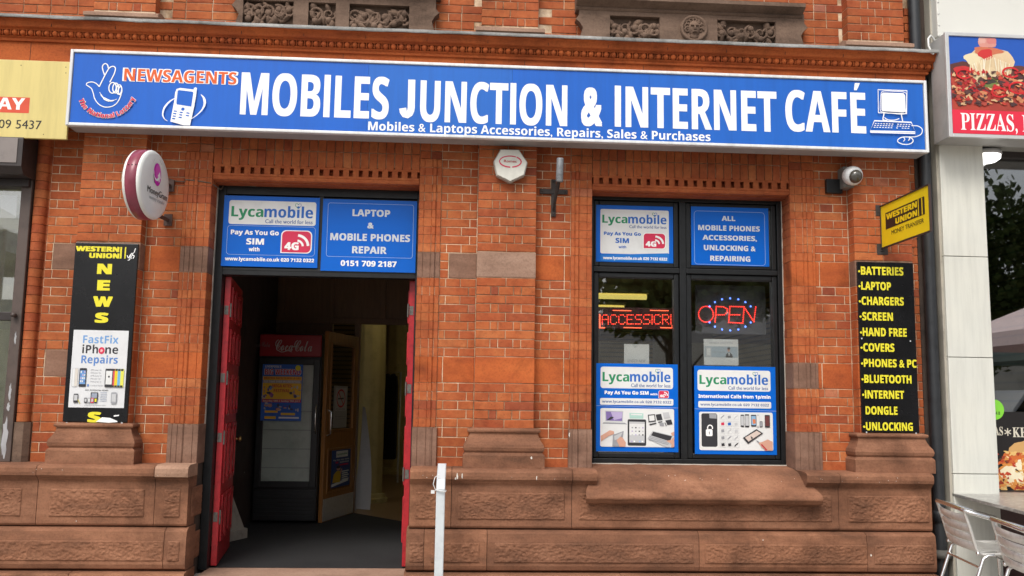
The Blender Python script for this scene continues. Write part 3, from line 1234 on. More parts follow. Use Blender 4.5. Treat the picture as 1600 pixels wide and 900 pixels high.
# ================================================================== inside
CARPET = mk_speckle("entrance_matting", (.012, .012, .013), (.07, .07, .07), 190, .60)
LAM = mk_wood("laminate_floor", (.26, .165, .08), (.38, .25, .13))
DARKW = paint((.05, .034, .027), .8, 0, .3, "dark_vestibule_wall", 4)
BROWN = mk_wood("brown_partition_wood", (.13, .066, .026), (.18, .095, .038))
OAK = mk_wood("varnished_oak", (.22, .090, .020), (.40, .175, .045))
CREAM = paint((.52, .43, .19), .6, 0, .15, "cream_gloss", 5)
SLATW = mk_slat("slat_wall", (.20, .13, .045), (.30, .20, .075))
b = MB()
b.mesh([(-2.36, .30, .032), (-.30, .30, .032), (-.30, 3.15, .032), (-1.25, 4.34, .032), (-2.36, 4.34, .032)], [(0, 1, 2, 3, 4)])
b.build("entrance_mat", [CARPET], B_)
b = MB(); b.box(-3.2, 6.0, .35, 13.0, -.08, .028); b.build("shop_floor", [LAM], B_)
b = MB(); b.box(-3.2, 6.0, .32, 13.0, 3.62, 3.75); b.build("shop_ceiling", [paint((.55, .53, .48), .9, 0, .1, "shop_ceiling_paint", 2)], B_)
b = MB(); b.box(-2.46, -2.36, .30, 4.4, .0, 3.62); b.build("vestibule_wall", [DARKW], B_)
b = MB(); b.box(-.335, -.285, .31, 3.0, 0, 3.62); b.build("side_wall", [paint((.74, .70, .60), .7, 0, .08, "cream_side_wall", 3)], B_)  # unseen wall, its pale colour chosen to bounce light into the entrance
b = MB(); b.box(-2.36, -.335, .31, 4.38, 3.22, 3.27); b.build("vestibule_ceiling", [paint((.78, .76, .70), .8, 0, .05, "vestibule_ceiling_paint", 3)], B_)  # pale colour chosen as a hidden bounce for the entrance
pt_ = MB()
pt_.box(-2.36, -1.62, 4.36, 4.44, 0, 3.3)
pt_.box(-1.62, -.30, 4.36, 4.44, 2.53, 3.3)
for x in (-2.33, -1.68, -1.0, -.55):
    pt_.box(x, x + .07, 4.33, 4.361, 2.56, 3.25)
pt_.box(-2.36, -.30, 4.33, 4.362, 2.48, 2.56)
pt_.box(-1.33, -1.25, 4.32, 4.46, .03, 2.50)
pt_.build("inner_partition", [BROWN], B_, bevel=.004)
b = MB(); b.box(-3.2, .3, 12.9, 13.0, 0, 3.7); b.box(3.3, 4.5, 12.85, 12.9, 0, 3.7); b.box(-3.2, -3.1, 4.4, 12.9, 0, 3.7); b.box(5.9, 6.0, .4, 12.9, 0, 3.7)
b.build("slat_wall", [SLATW], B_)
b = MB(); b.box(.3, 6.0, 12.9, 13.0, 0, 3.7); b.build("shop_wall", [paint((.30, .27, .20), .8, 0, .15, "shop_wall_paint", 1.5)], B_)
def column(x, y, r):
    c = MB()
    n = 40
    rows = []
    for z, k in ((.03, 1.38), (.09, 1.38), (.095, 1.22), (.15, 1.18), (.16, 1), (1.8, 1), (3.3, .88), (3.4, 1.2), (3.6, 1.3)):
        fl = .045 if abs(k) <= 1 else 0
        rows.append([(x + r * k * (1 - fl * (.5 + .5 * math.cos(2 * math.pi * i / n * 10))) * math.cos(2 * math.pi * i / n),
                      y + r * k * (1 - fl * (.5 + .5 * math.cos(2 * math.pi * i / n * 10))) * math.sin(2 * math.pi * i / n), z) for i in range(n)])
    c.grid(rows, 0, .5, False, True)
    c.build("fluted_column", [CREAM], B_)
column(-1.20, 5.75, .20)
column(-1.17, 11.2, .30)
# ================================================================== the shop on the left
b = MB()
for k in range(0, 33):
    t = min(1, max(0, random.gauss(.5, .15)))
    n = 10
    pts = [(-3.625, .2)] + [(-3.572 - .053 * math.cos(math.pi * i / n), -.005 - .05 * math.sin(math.pi * i / n)) for i in range(n + 1)] + [(-3.515, .012), (-3.502, .012), (-3.502, .2)]
    b.prism(pts, 'z', zc(k) + .002, zc(k + 1) - .002, 0, t)
b.prism([(-3.64, .2), (-3.64, -.03), (-3.60, -.065), (-3.54, -.065), (-3.502, -.02), (-3.502, .2)], 'z', .93, zc(0) - .002, 1, .4)
b.build("bullnose_jamb", [BRICK, STONE2], B_)
BRM = paint((.085, .060, .050), .5, 0, .3, "brown_metal_paint", 6, .5, .1)
BRL = paint((.21, .18, .165), .45, 0, .2, "grey_brown_metal_paint", 5)
DKM = paint((.030, .022, .020), .5, 0, .3, "dark_brown_metal", 6)
nb = thing("neighbouring_shop", "left hand shop front with brown metal post and shutter box beside the bullnose brick jamb", "shop front", (-4.6, 0, 0))
b = MB(); b.box(-3.715, -3.628, -.06, .06, .93, 3.36); b.build("door_post", [BRM], nb, bevel=.006)
b = MB()
for (cx, cz, rx, rz) in ((-3.672, 1.50, .010, .07), (-3.676, 1.38, .012, .035), (-3.685, 1.12, .022, .16), (-3.664, 1.95, .008, .05)):
    n = 18
    b.face([(cx + rx * math.cos(2 * math.pi * k / n) * (1 + .3 * math.sin(k * 2.1)), -.0615, cz + rz * math.sin(2 * math.pi * k / n) * (1 + .2 * math.cos(k * 1.7))) for k in range(n)])
b.build("paint_smear", [paint((.36, .36, .37), .7, 0, .15, "pale_paint_smear")], nb)
b = MB(); b.lathe([(0, -.05), (.018, -.048), (.018, -.01), (.011, -.008), (.011, 0)], (-3.68, -.06, 2.14), 'y', 12); b.build("post_lug", [BRM], nb)
b = MB(); b.prism([(.02, 3.64), (-.22, 3.655), (-.31, 3.60), (-.31, 3.36), (-.26, 3.30), (.02, 3.30)], 'x', -6.5, -3.615)
b.build("shutter_box", [DKM], nb, bevel=.006)
b = MB(); b.box(-6.5, -3.655, -.316, -.309, 3.385, 3.595); b.build("shutter_box_front", [BRL], nb, bevel=.002)
b = MB(); b.box(-6.5, -3.64, -.10, .04, 3.235, 3.30); b.box(-6.5, -3.7, -.03, .04, 2.10, 2.17); b.build("shop_rail", [DKM], nb, bevel=.004)
b = MB(); b.box(-6.5, -3.715, .0, .008, .95, 3.24); b.build("shop_glass", [GLASS], nb)
b = MB(); b.box(-6.5, -3.72, .02, 2.6, .93, .95); b.box(-6.5, -3.72, 2.6, 2.62, .95, 3.4); b.box(-6.5, -3.72, .02, 2.6, 3.3, 3.34)
b.build("shop_interior", [paint((.40, .40, .24), .8, 0, .35, "dim_green_interior", 1.5)], nb)
b = MB(); b.box(-4.1, -3.775, .012, .014, 2.98, 3.18); b.build("window_notice", [ink((.5, .5, .48))], nb)
b = MB(); b.box(-6.6, -3.62, .0, .3, 3.6, 4.7); b.build("shop_fascia_wall", [paint((.05, .035, .03), .8, 0, .3, "dark_fascia_recess")], nb)

ys = thing("shop_name_board", "faded yellow shop name board with a red block and black phone number", "shop sign", (-4.5, -.3, 3.6))
box_part("board", mk_streaked("faded_yellow_board", (.66, .54, .20), .45, .4, .86, 1.05), ys, -6.6, -3.272, -.30, -.27, 3.60, 4.272, .004)
p = Panel(ys, -6.6, -3.272, 3.60, 4.272, -.30)
p.part("lettering")
DKTXT = ink((.02, .018, .016))
a = p.px(-60, 149); c = p.px(45, 177)
p.rect(a[0], a[1], c[0], c[1], ink((.62, .075, .03)))
p.tpx("AY", -4, 39, 171, 153, WHITE, 'bold', .012)
p.tpx("09 5437", -2, 65, 201, 187, DKTXT, 'italic', .004)
for q in ((33, 102), (103, 105), (103, 114), (68, 210)):
    u, v = p.px(*q); p.ell(u, v, .0012, .007, DKTXT, 8)
p.build()

# ================================================================== the white clad building on the right
wb = thing("white_clad_building", "white panelled shop front with dark glazing right of the black drainpipe", "building", (5.5, 0, 0))
CLAD = mk_streaked("cream_white_cladding", (.64, .64, .58), .35, .4, .86, 1.04)
CLADS = paint((.40, .37, .31), .6, 0, .2, "stained_return", 3)  # darker than the cladding: shade on the return put into its colour
zz = [-.1, .92, 1.93, 2.83, 3.86]
b = MB()
for z0, z1 in zip(zz, zz[1:]):
    b.box(4.335, 4.742, -.13, .0, z0 + .003, z1 - .003)
b.build("pillar_cladding", [CLAD], wb, bevel=.004)
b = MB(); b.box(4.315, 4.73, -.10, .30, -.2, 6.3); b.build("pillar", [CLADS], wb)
b = MB()
b.box(4.33, 9, -.20, .2, 4.845, 6.3)
b.build("upper_cladding", [paint((.64, .635, .585), .5, 0, .08, "upper_cladding_white", 1.5)], wb, bevel=.01)
b = MB(); b.box(4.335, 9, -.12, .2, 3.86, 4.845); b.build("fascia_recess", [paint((.30, .29, .26), .6, 0, .2, "fascia_recess_paint", 3)], wb)
b = MB()
for i in range(5):
    b.lathe([(0, -.006), (.008, -.004), (.008, 0)], (4.345 - .001, -.20, 4.95 + i * .11), 'y', 10)
b.build("rivet", [STEELD], wb)
b = MB(); b.box(4.742, 9, .10, .108, .76, 3.80); b.build("shop_glass", [GLASSD], wb)
b = MB(); b.box(4.742, 9, .02, .14, .70, .76); b.box(4.742, 9, .05, .14, 3.80, 3.86); b.build("glazing_bar", [DKM], wb, bevel=.004)
b = MB(); b.box(4.742, 9, .03, .12, -.1, .70); b.build("stall_riser", [paint((.060, .016, .014), .35, 0, .25, "maroon_stall_riser", 3)], wb, bevel=.004)
b = MB()
b.box(4.742, 9, 3.2, 3.25, 0, 3.9); b.box(4.6, 4.74, .12, 3.2, 0, 3.9); b.box(4.742, 9, .12, 3.2, 3.82, 3.88); b.box(4.742, 9, .12, 3.2, .6, .66)
b.build("shop_interior", [paint((.030, .026, .022), .8, 0, .3, "dark_takeaway_interior", 1)], wb)
p = Panel(wb, 4.745, 9, .765, 1.46, .098)
p.part("window_poster")
p.rect(0, 0, 1, 1, ink((.012, .010, .010)))
CRM = ink((.60, .56, .46))
p.tpx("AS", 1553, 1567, 680, 667, CRM, 'serif', .01)
p.tpx("KE", 1582, 1604, 683, 668, CRM, 'serif', .01)
u, v = p.px(1574.5, 675)
for k in range(3):
    a = math.pi * k / 3 + math.pi / 2
    r = .034
    p.stroke([(u - r * math.cos(a) / p.w, v - r * math.sin(a) / p.h), (u + r * math.cos(a) / p.w, v + r * math.sin(a) / p.h)], .009, CRM)
random.seed(5)
FOOD = [(.55, .12, .03), (.62, .25, .06), (.45, .05, .02), (.70, .45, .16), (.30, .04, .015), (.72, .55, .30), (.10, .04, .02)]
def blob(p, x, y, rx, ry, mat, wob=.2, rot=0, n=18):
    u, v = p.px(x, y)
    ph = random.random() * 6
    pts = []
    for k in range(n):
        a = 2 * math.pi * k / n
        q = 1 + wob * math.sin(3 * a + ph) + wob * .6 * math.sin(5 * a + 2 * ph)
        dx, dy = rx * q * math.cos(a), ry * q * math.sin(a)
        dx, dy = dx * math.cos(rot) - dy * math.sin(rot), dx * math.sin(rot) + dy * math.cos(rot)
        pts.append((max(.0015, u + dx * .0056 / p.w), min(.998, max(.004, v - dy * .0056 / p.h))))
    p.poly(pts, mat)
def food(p, pts, mats, n, r):
    """scatter of toppings inside an outline given in picture points"""
    for i in range(n):
        x, y = random.choice(pts)
        blob(p, x + random.uniform(-12, 12), y + random.uniform(-6, 6), random.uniform(.3, 1) * r, random.uniform(.2, .6) * r, ink(random.choice(mats)), .22, random.uniform(-.6, .6))
        p.n -= .00010
for (x, y, rx, ry, c) in ((1598, 715, 34, 18, (.55, .13, .03)), (1600, 700, 22, 12, (.55, .32, .12)), (1590, 745, 38, 26, (.60, .24, .05)), (1575, 742, 12, 16, (.75, .66, .45)), (1590, 738, 10, 18, (.78, .7, .5)), (1566, 756, 9, 10, (.60, .36, .12))):
    blob(p, x, y, rx, ry, ink(c))
food(p, [(x, y) for x in range(1562, 1640, 9) for y in (712, 722, 740, 752, 760)], FOOD, 150, 5)
p.part("round_sticker")
u, v = p.px(1553, 640)
p.ell(u, v, .092 / p.w, .092 / p.h, ink((.22, .62, .05)))
p.tpx("4.8", 1555, 1562, 648, 643, DKTXT)
p.build()
# bulkhead lamp under the shop soffit
lm = thing("bulkhead_lamp", "round white lit bulkhead lamp under the takeaway soffit", "lamp", (4.83, -.03, 3.80))
b = MB(); b.lathe([(0, .03), (.13, .03), (.14, .0), (.13, -.012)], (4.83, -.02, 3.800), 'z', 24); b.build("lamp_base", [paint((.5, .5, .5), .5, 0, .1)], lm)
b = MB(); b.lathe([(.128, -.010), (.125, -.04), (.09, -.066), (.04, -.078), (0, -.08)], (4.83, -.02, 3.800), 'z', 24); b.build("diffuser", [glow((1, .99, .94), 2.2, "lit_diffuser")], lm)

pz = thing("takeaway_sign", "pizza takeaway sign box with red band and pizza picture over the dark glazing", "shop sign", (5.8, -.3, 3.84))
SILV = paint((.58, .58, .57), .35, .3, .08, "silver_sign_frame", 4)
PX0 = 4.285
b = MB(); b.box(PX0, 9, -.395, -.135, 3.845, 4.795); b.build("sign_box", [paint((.42, .42, .41), .5, 0, .15, "sign_box_grey", 3)], pz, bevel=.004)
b = MB(); frame(b, PX0 - .006, 9, 3.84, 4.80, .034, -.41, -.38); b.build("sign_frame", [SILV], pz, bevel=.004)
p = Panel(pz, PX0 + .028, 9, 3.874, 4.766, -.397)
p.part("picture")
p.rect(0, 0, 1, 1, ink((.012, .085, .42)))
RB = ink((.68, .022, .055))
v0 = p.px(1500, 172)[1]
random.seed(8)
for (x, y, rx, ry, c) in ((1520, 150, 60, 40, (.42, .05, .03)), (1580, 150, 60, 36, (.36, .045, .03)), (1600, 145, 60, 30, (.36, .05, .03)), (1500, 108, 22, 12, (.10, .03, .025)), (1590, 115, 34, 14, (.12, .04, .03)),
                          (1545, 104, 34, 28, (.66, .50, .30)), (1520, 92, 14, 10, (.72, .62, .40)), (1568, 96, 16, 20, (.70, .52, .32)), (1545, 122, 20, 16, (.72, .56, .34)),
                          (1542, 66, 15, 10, (.62, .27, .22)), (1534, 62, 6, 7, (.66, .36, .30)), (1549, 63, 8, 7, (.60, .20, .18)), (1543, 80, 24, 7, (.55, .16, .08)),
                          (1540, 85, 12, 9, (.55, .03, .03)), (1545, 128, 18, 9, (.16, .20, .05)), (1544, 127, 12, 5, (.05, .04, .03)), (1506, 112, 16, 10, (.52, .03, .03)), (1508, 112, 10, 5, (.14, .03, .03))):
    blob(p, x, y, rx, ry, ink(c), .12)
for i in range(22):
    x = 1516 + i * 2.9
    u, v = p.px(x, 88 + abs(i - 11) * 1.2); u2, v2 = p.px(x + random.uniform(-5, 5), 112 + random.uniform(0, 8))
    p.stroke([(u, v), (u2, v2)], .009, ink(random.choice([(.80, .70, .48), (.72, .56, .34), (.82, .76, .60)])))
food(p, [(x, y) for x in range(1490, 1650, 8) for y in (118, 130, 140, 150, 158)], [(.45, .02, .025), (.10, .04, .035), (.58, .22, .10), (.50, .05, .03), (.66, .42, .22), (.07, .03, .03), (.40, .06, .04)], 330, 6)
for (x, y, r) in ((1578, 114, 13), (1590, 138, 15), (1505, 116, 12), (1560, 145, 12)):
    u, v = p.px(x, y)
    p.arc(u, v, r * .0056 / p.w, r * .0034 / p.h, 20, 330, .016, ink((.58, .015, .02)))
p.rect(0, v0, 1, 1, RB)
p.part("lettering")
p.tpx("PIZZAS, P", 1500, 1610, 205, 179, WHITE, 'serif', .005)
p.build()
b = MB()
b.tube([(4.30, -.20, 4.80), (4.25, -.22, 4.84), (4.215, -.24, 4.80), (4.21, -.25, 4.73), (4.23, -.26, 4.66), (4.245, -.27, 4.645)], .009, 8)
tag(b.build("white_cable", [paint((.7, .7, .67), .5, 0, .1)]), "short white cable looping from the pizza sign top corner", "cable")

# ================================================================== black drainpipe
PIPE = paint((.022, .024, .027), .42, 0, .3, "black_pipe_paint", 10, .5)
dp = thing("drainpipe", "black cast iron drainpipe between brick building and white pillar", "drainpipe", (4.235, -.06, 0))
b = MB(); b.tube([(4.236, -.055, .02), (4.236, -.055, 4.5)], .052, 18); b.build("lower_pipe", [PIPE], dp)
b = MB(); b.tube([(4.19, -.055, 4.67), (4.19, -.055, 6.3)], .052, 18); b.build("upper_pipe", [PIPE], dp)
b = MB()
for z in (.55,):
    b.lathe([(.052, -.05), (.066, -.045), (.066, .03), (.060, .045), (.052, .05)], (4.236, -.055, z), 'z', 18)
    b.box(4.15, 4.32, -.03, .0, z - .02, z + .02)
b.build("pipe_collar", [PIPE], dp)
b = MB(); b.lathe([(.0, -.02), (.085, -.02), (.085, .02), (.075, .03), (.06, .05), (0, .05)], (4.245, -.06, .22), 'z', 18); b.build("pipe_shoe", [paint((.09, .085, .075), .7, 0, .3, "weathered_shoe", 12)], dp)
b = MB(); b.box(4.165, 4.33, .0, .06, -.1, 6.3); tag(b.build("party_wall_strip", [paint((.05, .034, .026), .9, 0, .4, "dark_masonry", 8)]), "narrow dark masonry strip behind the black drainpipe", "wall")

# ================================================================== main fascia sign
FX0, FX1, FZ0, FZ1, FY = -3.266, 4.118, 3.705, 4.362, -.35
fs = thing("shop_fascia_sign", "long blue lightbox fascia sign with big white shop name in white frame", "shop sign", (.4, -.3, 3.7))
FRM = mk_streaked("white_aluminium_frame", (.74, .75, .75), .35, .4, .80, 1.03)
b = MB(); b.box(FX0 + .004, FX1 - .004, FY + .012, -.135, FZ0 + .004, FZ1 - .004); b.build("sign_box", [paint((.34, .335, .33), .55, 0, .18, "sign_box_underside", 2)], fs)
b = MB(); frame(b, FX0, FX1, FZ0, FZ1, .026, FY - .014, FY + .04); b.build("sign_frame", [FRM], fs, bevel=.006)
BLUES = [paint((.022, .105, .56), .22, 0, .04, "blue_sign_acrylic_%d" % i, 1.2, .5) if False else mat_ for i, mat_ in enumerate([mk_streaked("blue_sign_acrylic", (.010 + .004 * i, .112 + .010 * i, .52), .3, .3, .90, 1.05) for i in (0, 2, 0.5, 1.2)])]
sx = [FX0 + .031] + [W(q, 160, FY).x for q in (574.5, 800, 1014.5)] + [FX1 - .031]
for i, (a, c) in enumerate(zip(sx, sx[1:])):
    box_part("sign_face", BLUES[i], fs, a + .0008, c - .0008, FY, FY + .01, FZ0 + .03, FZ1 - .03)
p = Panel(fs, FX0, FX1, FZ0, FZ1, FY)
p.part("main_lettering")
for (t, xl, xr, yb, yc) in (("MOBILES", 376, 608, 182.5, 117), ("UNCTION", 656.5, 886.5, 193.5, 129.5), ("INTERNET", 960.5, 1213.5, 202, 139), ("CAFE", 1227, 1352.5, 206.5, 143)):
    p.tpx(t, xl, xr, yb, yc, WHITE, 'bold', .017)
p.stroke([p.px(*z) for z in [(643.5, 124.5), (642.6, 168), (641.8, 173), (639.6, 177.5), (636.2, 179.8), (632.4, 178.6), (630.2, 175), (629.2, 169)]], .060, WHITE)
p.tpx("&", 908, 941, 197.5, 135, WHITE, 'reg', .038)
a = p.px(1334, 141); c = p.px(1343.5, 130)
p.poly([(a[0], a[1]), (p.px(1338.5, 141)[0], a[1]), (c[0], c[1]), (p.px(1335.5, 130)[0], c[1])], WHITE)
p.part("tagline_lettering")
p.tpx("Mobiles & Laptops Accessories, Repairs, Sales & Purchases", 575, 1110, 212, 198.8, WHITE, 'bold', .006)
p.part("newsagents_lettering")
ORG = ink((.66, .095, .008))
p.tpx("NEWSAGENTS", 191.5, 372.5, 130.3, 108.7, WHITE, 'bold', .055)
p.tpx("NEWSAGENTS", 194, 370, 129.2, 110.2, ORG, 'bold', .012)
# lottery hand emblem, in white line
p.part("lottery_emblem")
K = 270 / 1600.0
q = lambda x, y: p.px(110 + x * K, 80 + y * K)
def smooth(pts, n=5):
    out = []
    P = [pts[0]] + list(pts) + [pts[-1]]
    for i in range(1, len(P) - 2):
        for k in range(n):
            t = k / n
            out.append(tuple(.5 * ((2 * P[i][j]) + (-P[i - 1][j] + P[i + 1][j]) * t + (2 * P[i - 1][j] - 5 * P[i][j] + 4 * P[i + 1][j] - P[i + 2][j]) * t * t + (-P[i - 1][j] + 3 * P[i][j] - 3 * P[i + 1][j] + P[i + 2][j]) * t ** 3) for j in (0, 1)))
    out.append(pts[-1])
    return out
sk = lambda pts, w, m=WHITE: p.stroke([q(*z) for z in smooth(pts)], w * .75 if not isinstance(w, list) else w, m)
sk([(268, 330), (300, 265), (345, 180), (372, 148), (400, 142), (418, 160), (410, 200), (392, 240), (366, 288)], .012)
sk([(318, 222), (300, 170), (300, 135), (322, 116), (345, 128), (352, 160)], .012)
sk([(268, 330), (240, 300), (200, 286), (160, 294), (150, 312), (172, 328), (198, 350), (214, 395), (226, 440), (262, 490), (320, 518), (390, 510), (440, 470), (472, 400)], .010)
sk([(272, 380), (300, 425), (340, 452), (385, 460), (432, 444)], [.004] * 3 + [.010] * 4 + [.020] * 6 + [.012] * 4 + [.004] * 4)
for (cx, cy, rx, ry) in ((392, 340, 34, 52), (420, 342, 26, 48), (452, 356, 25, 46), (462, 366, 16, 40)):
    u, v = q(cx, cy)
    p.arc(u, v, rx * K * .0053 / p.w, ry * K * .0053 / p.h, 0, 360, .009, WHITE, 22)
txt = "The National Lottery"
RDL = ink((.62, .012, .06))
n = len(txt)
for layer, (mt, off, sz) in enumerate(((WHITE, .06, .040), (RDL, .014, .040))):
    adv = [.30 if ch == ' ' else glyphs(ch, 'bold')[3] - glyphs(ch, 'bold')[2] + .10 for ch in txt]
    pos = 0.0
    for i, ch in enumerate(txt):
        a = math.radians(195 + (349 - 195) * (pos + adv[i] / 2) / sum(adv))
        pos += adv[i]
        u, v = q(338 + 246 * math.cos(a), 388 - 212 * math.sin(a))
        p.glyph_at(ch, u, v, sz, a + math.pi / 2, mt, 'bold', off)
# phone emblem
p.part("phone_emblem")
BLU = BLUES[0]
pp = lambda *L: [q(*z) for z in L]
p.poly(pp((930, 655), (965, 470), (975, 385), (988, 355), (1020, 345), (1145, 360), (1165, 378), (1168, 420), (1150, 520), (1112, 692), (1050, 690)), WHITE)
p.poly(pp((1148, 345), (1165, 338), (1176, 348), (1168, 420), (1142, 385)), WHITE)
p.poly(pp((998, 372), (1010, 365), (1135, 380), (1143, 390), (1124, 518), (990, 498), (986, 480)), BLU)
u, v = q(1046, 541); p.ell(u, v, .014 / p.w, .014 / p.h, BLU)
for r in range(4):
    for (x0, y0) in ((975, 558), (1030, 570), (1092, 576)):
        if x0 == 1092 and r > 1: continue
        x, y = x0 - r * 5, y0 + r * 23
        if x0 == 1030 and r > 2: continue
        p.stroke(pp((x - 13, y), (x + 15, y + 4)), .010, BLU)
sk([(972, 440), (920, 475), (875, 530), (860, 590), (875, 630), (905, 652)], [.004, .006, .008, .010, .012, .013, .014, .014, .015, .015, .015, .014, .014, .013, .012, .012, .011, .010, .009, .008, .007, .006, .005, .005, .004, .003])
sk([(1212, 405), (1240, 440), (1248, 490), (1225, 545), (1170, 600), (1110, 638), (1040, 658), (990, 662)], [.003, .006, .009, .012, .015, .018, .020, .021, .021, .020, .019, .018, .016, .015, .013, .012, .011, .010, .009, .008, .007, .006, .006, .005, .005, .005, .005, .004, .004, .004, .003, .003, .003, .003, .003, .003])
# desktop computer emblem
p.part("computer_emblem")
q = lambda x, y: p.px(1200 + x / 4, y / 4)
ln = lambda *L, w=.010, closed=False: p.stroke([q(*z) for z in L], w, WHITE, closed)
p.poly([q(*z) for z in ((712, 582), (842, 586), (852, 600), (855, 700), (842, 706), (712, 698), (704, 690), (704, 592))], WHITE)
ln((683, 564), (863, 570), (861, 714), (685, 708), closed=True)
sk([(700, 600), (696, 680), (706, 702), (770, 712), (845, 716), (858, 690), (860, 620), (852, 582), (780, 574), (712, 574), (700, 600)], .008)
ln((720, 712), (712, 752)); ln((828, 720), (836, 760)); ln((712, 752), (740, 758))
sk([(722, 738), (745, 752), (785, 754), (815, 744)], .010)
ln((660, 758), (890, 768), (915, 828), (632, 822), closed=True, w=.012)
ln((634, 830), (914, 838), w=.010)
for r in range(3):
    for c_ in range(13):
        if c_ in (7,) or (c_ == 9 and r == 2): continue
        x = 668 + c_ * 17.5 - r * 4; y = 775 + r * 12 + c_ * .6
        ln((x - 6, y), (x + 5, y + .4), w=.007)
sk([(890, 790), (930, 792), (956, 812), (950, 842), (915, 858), (870, 860)], .010)
sk([(870, 860), (830, 862), (806, 876), (806, 892), (835, 905), (875, 905), (898, 890), (895, 872), (870, 860)], .011)
sk([(840, 862), (848, 876), (838, 888)], .009); sk([(872, 862), (878, 874), (868, 882)], .009)
p.build()

# ================================================================== posters and boards
LB = paint((.001, .118, .56), .32, 0, .04, "poster_blue", 3, .22)
LWH = ink((.70, .71, .70))
LGR = ink((.012, .24, .10)); LTB = ink((.012, .12, .47)); LTX = ink((.03, .09, .28)); RDB = ink((.60, .022, .075))


def logo(p, u0, v0, u1, v1, gre, blu, tagl, box=True):
    """white plate with the two-tone network name and its slogan"""
    p.part("logo_plate")
    if box:
        p.rrect(u0, v0, u1, v1, .022, LWH)
    w, h = u1 - u0, v1 - v0
    f = lambda a: u0 + a * w
    g = lambda a: v0 + a * h
    p.part("lettering")
    p.text("Lyca", f(.027), f(.395), g(.68), g(.25), gre, 'bold', .012)
    p.text("mobile", f(.405), f(.966), g(.68), g(.22), blu, 'bold', .010)
    p.text("Call the world for less", f(.42), f(.965), g(.93), g(.77), tagl, 'reg', .014)
    u, v = f(.792), g(.19)
    p.stroke([(u, v + .10 * h), (u - .034 * w, v - .02 * h), (u - .03 * w, v - .10 * h), (u - .01 * w, v - .11 * h), (u, v - .06 * h)], .0042, gre)
    p.stroke([(u, v + .10 * h), (u + .034 * w, v - .02 * h), (u + .03 * w, v - .10 * h), (u + .01 * w, v - .11 * h), (u, v - .06 * h)], .0042, blu)


def badge(p, u0, v0, u1, v1):
    p.part("badge")
    w, h = u1 - u0, v1 - v0
    r = .22 * h * p.h
    p.rrect(u0, v0, u1, v1, r, WHITE, (1, 1, 1, 0))
    e = .035
    p.rrect(u0 + e * w, v0 + e * h, u1 - e * w, v1 - e * h, r * .9, RDB, (1, 1, 1, 0))
    p.text("4G", u0 + .12 * w, u0 + .58 * w, v0 + .86 * h, v0 + .52 * h, WHITE, 'bold', .03)
    for rr, wd in ((.19, .07), (.36, .085)):
        p.arc(u0 + .52 * w, v0 + .70 * h, rr * w, rr * h * 1.35, 4, 86, wd * w * p.w, WHITE, 10)


def poster(label, cat, x0, x1, z0, z1, Y, mat, name="poster", thick=.004, bev=.0):
    t = thing(name, label, cat, ((x0 + x1) / 2, Y, z0))
    b = MB(); b.box(x0, x1, Y, Y + thick, z0, z1); b.build("sheet", [mat], t, bevel=bev)
    return t, Panel(t, x0, x1, z0, z1, Y)


# -- over the door
t, p = poster("blue mobile network board with pay as you go SIM offer over the open doorway", "sign board", -2.072, -1.232, 2.634, 3.268, .185, LB, "sign_board", .012)
logo(p, .055, .065, .965, .405, LGR, LTB, LTX)
def outline(p, u0, v0, u1, v1, r, wd, mat, tail=True):
    ru, rv = r / p.w, r / p.h
    pts = []
    for (cu, cv, a0) in ((u0 + ru, v0 + rv, 180), (u1 - ru, v0 + rv, 90), (u1 - ru, v1 - rv, 0), (u0 + ru, v1 - rv, 270)):
        for k in range(5):
            a = math.radians(a0 - 22.5 * k)
            pts.append((cu + ru * math.cos(a), cv - rv * math.sin(a)))
    p.stroke(pts, wd, mat, True)
PALE = ink((.36, .48, .72))
outline(p, .05, .425, .965, .835, .025, .003, PALE)
p.text("Pay As You Go", .085, .585, .552, .486, WHITE, 'bold', .02)
p.text("SIM", .25, .435, .69, .602, WHITE, 'bold', .02)
p.text("with", .28, .392, .785, .728, WHITE, 'bold', .02)
p.text("www.lycamobile.co.uk 020 7132 0322", .04, .965, .922, .872, WHITE, 'bold', .02)
badge(p, .61, .475, .935, .80)
p.build()
t, p = poster("blue board offering laptop and mobile phone repair over the doorway", "sign board", -1.203, -.366, 2.612, 3.262, .187, LB, "sign_board", .012)
p.part("lettering")
PGR = ink((.62, .66, .70))
outline(p, .055, .055, .965, .80, .02, .003, PALE)
for (s_, u0, u1, vb, vc) in (("LAPTOP", .315, .715, .232, .135), ("MOBILE PHONES", .09, .935, .575, .475), ("REPAIR", .325, .69, .75, .65), ("0151 709 2187", .21, .80, .928, .85)):
    p.text(s_, u0, u1, vb, vc, PGR if vc < .8 else WHITE, 'bold', .02)
p.text("&", .478, .545, .40, .315, PGR, 'reg', .035)
p.build()
# -- window
t, p = poster("blue edged white SIM offer poster in the upper left window pane", "poster", 1.262, 1.972, 2.757, 3.282, .211, LB)
p.part("logo_plate"); p.rrect(.055, .072, .945, .855, .014, LWH)
logo(p, .055, .09, .945, .42, LGR, LTB, LTX, False)
p.part("lettering")
p.poly([(.055, .88), (.93, .825), (.945, .835), (.945, .985), (.06, .985)], ink((.004, .16, .55)))
p.text("Pay As You Go", .10, .58, .53, .47, LTB, 'bold', .02)
p.text("SIM", .25, .425, .665, .578, LTB, 'bold', .02)
p.text("with", .29, .39, .755, .712, LTB, 'bold', .015)
p.text("www.lycamobile.co.uk 020 7132 0322", .09, .92, .955, .905, WHITE, 'bold', .02)
badge(p, .605, .475, .905, .755)
p.build()
t, p = poster("plain blue poster listing phone accessories, unlocking and repairing in the upper right pane", "poster", 2.140, 2.864, 2.748, 3.292, .211, LB)
p.part("lettering")
outline(p, .04, .075, .95, .985, .03, .003, PALE)
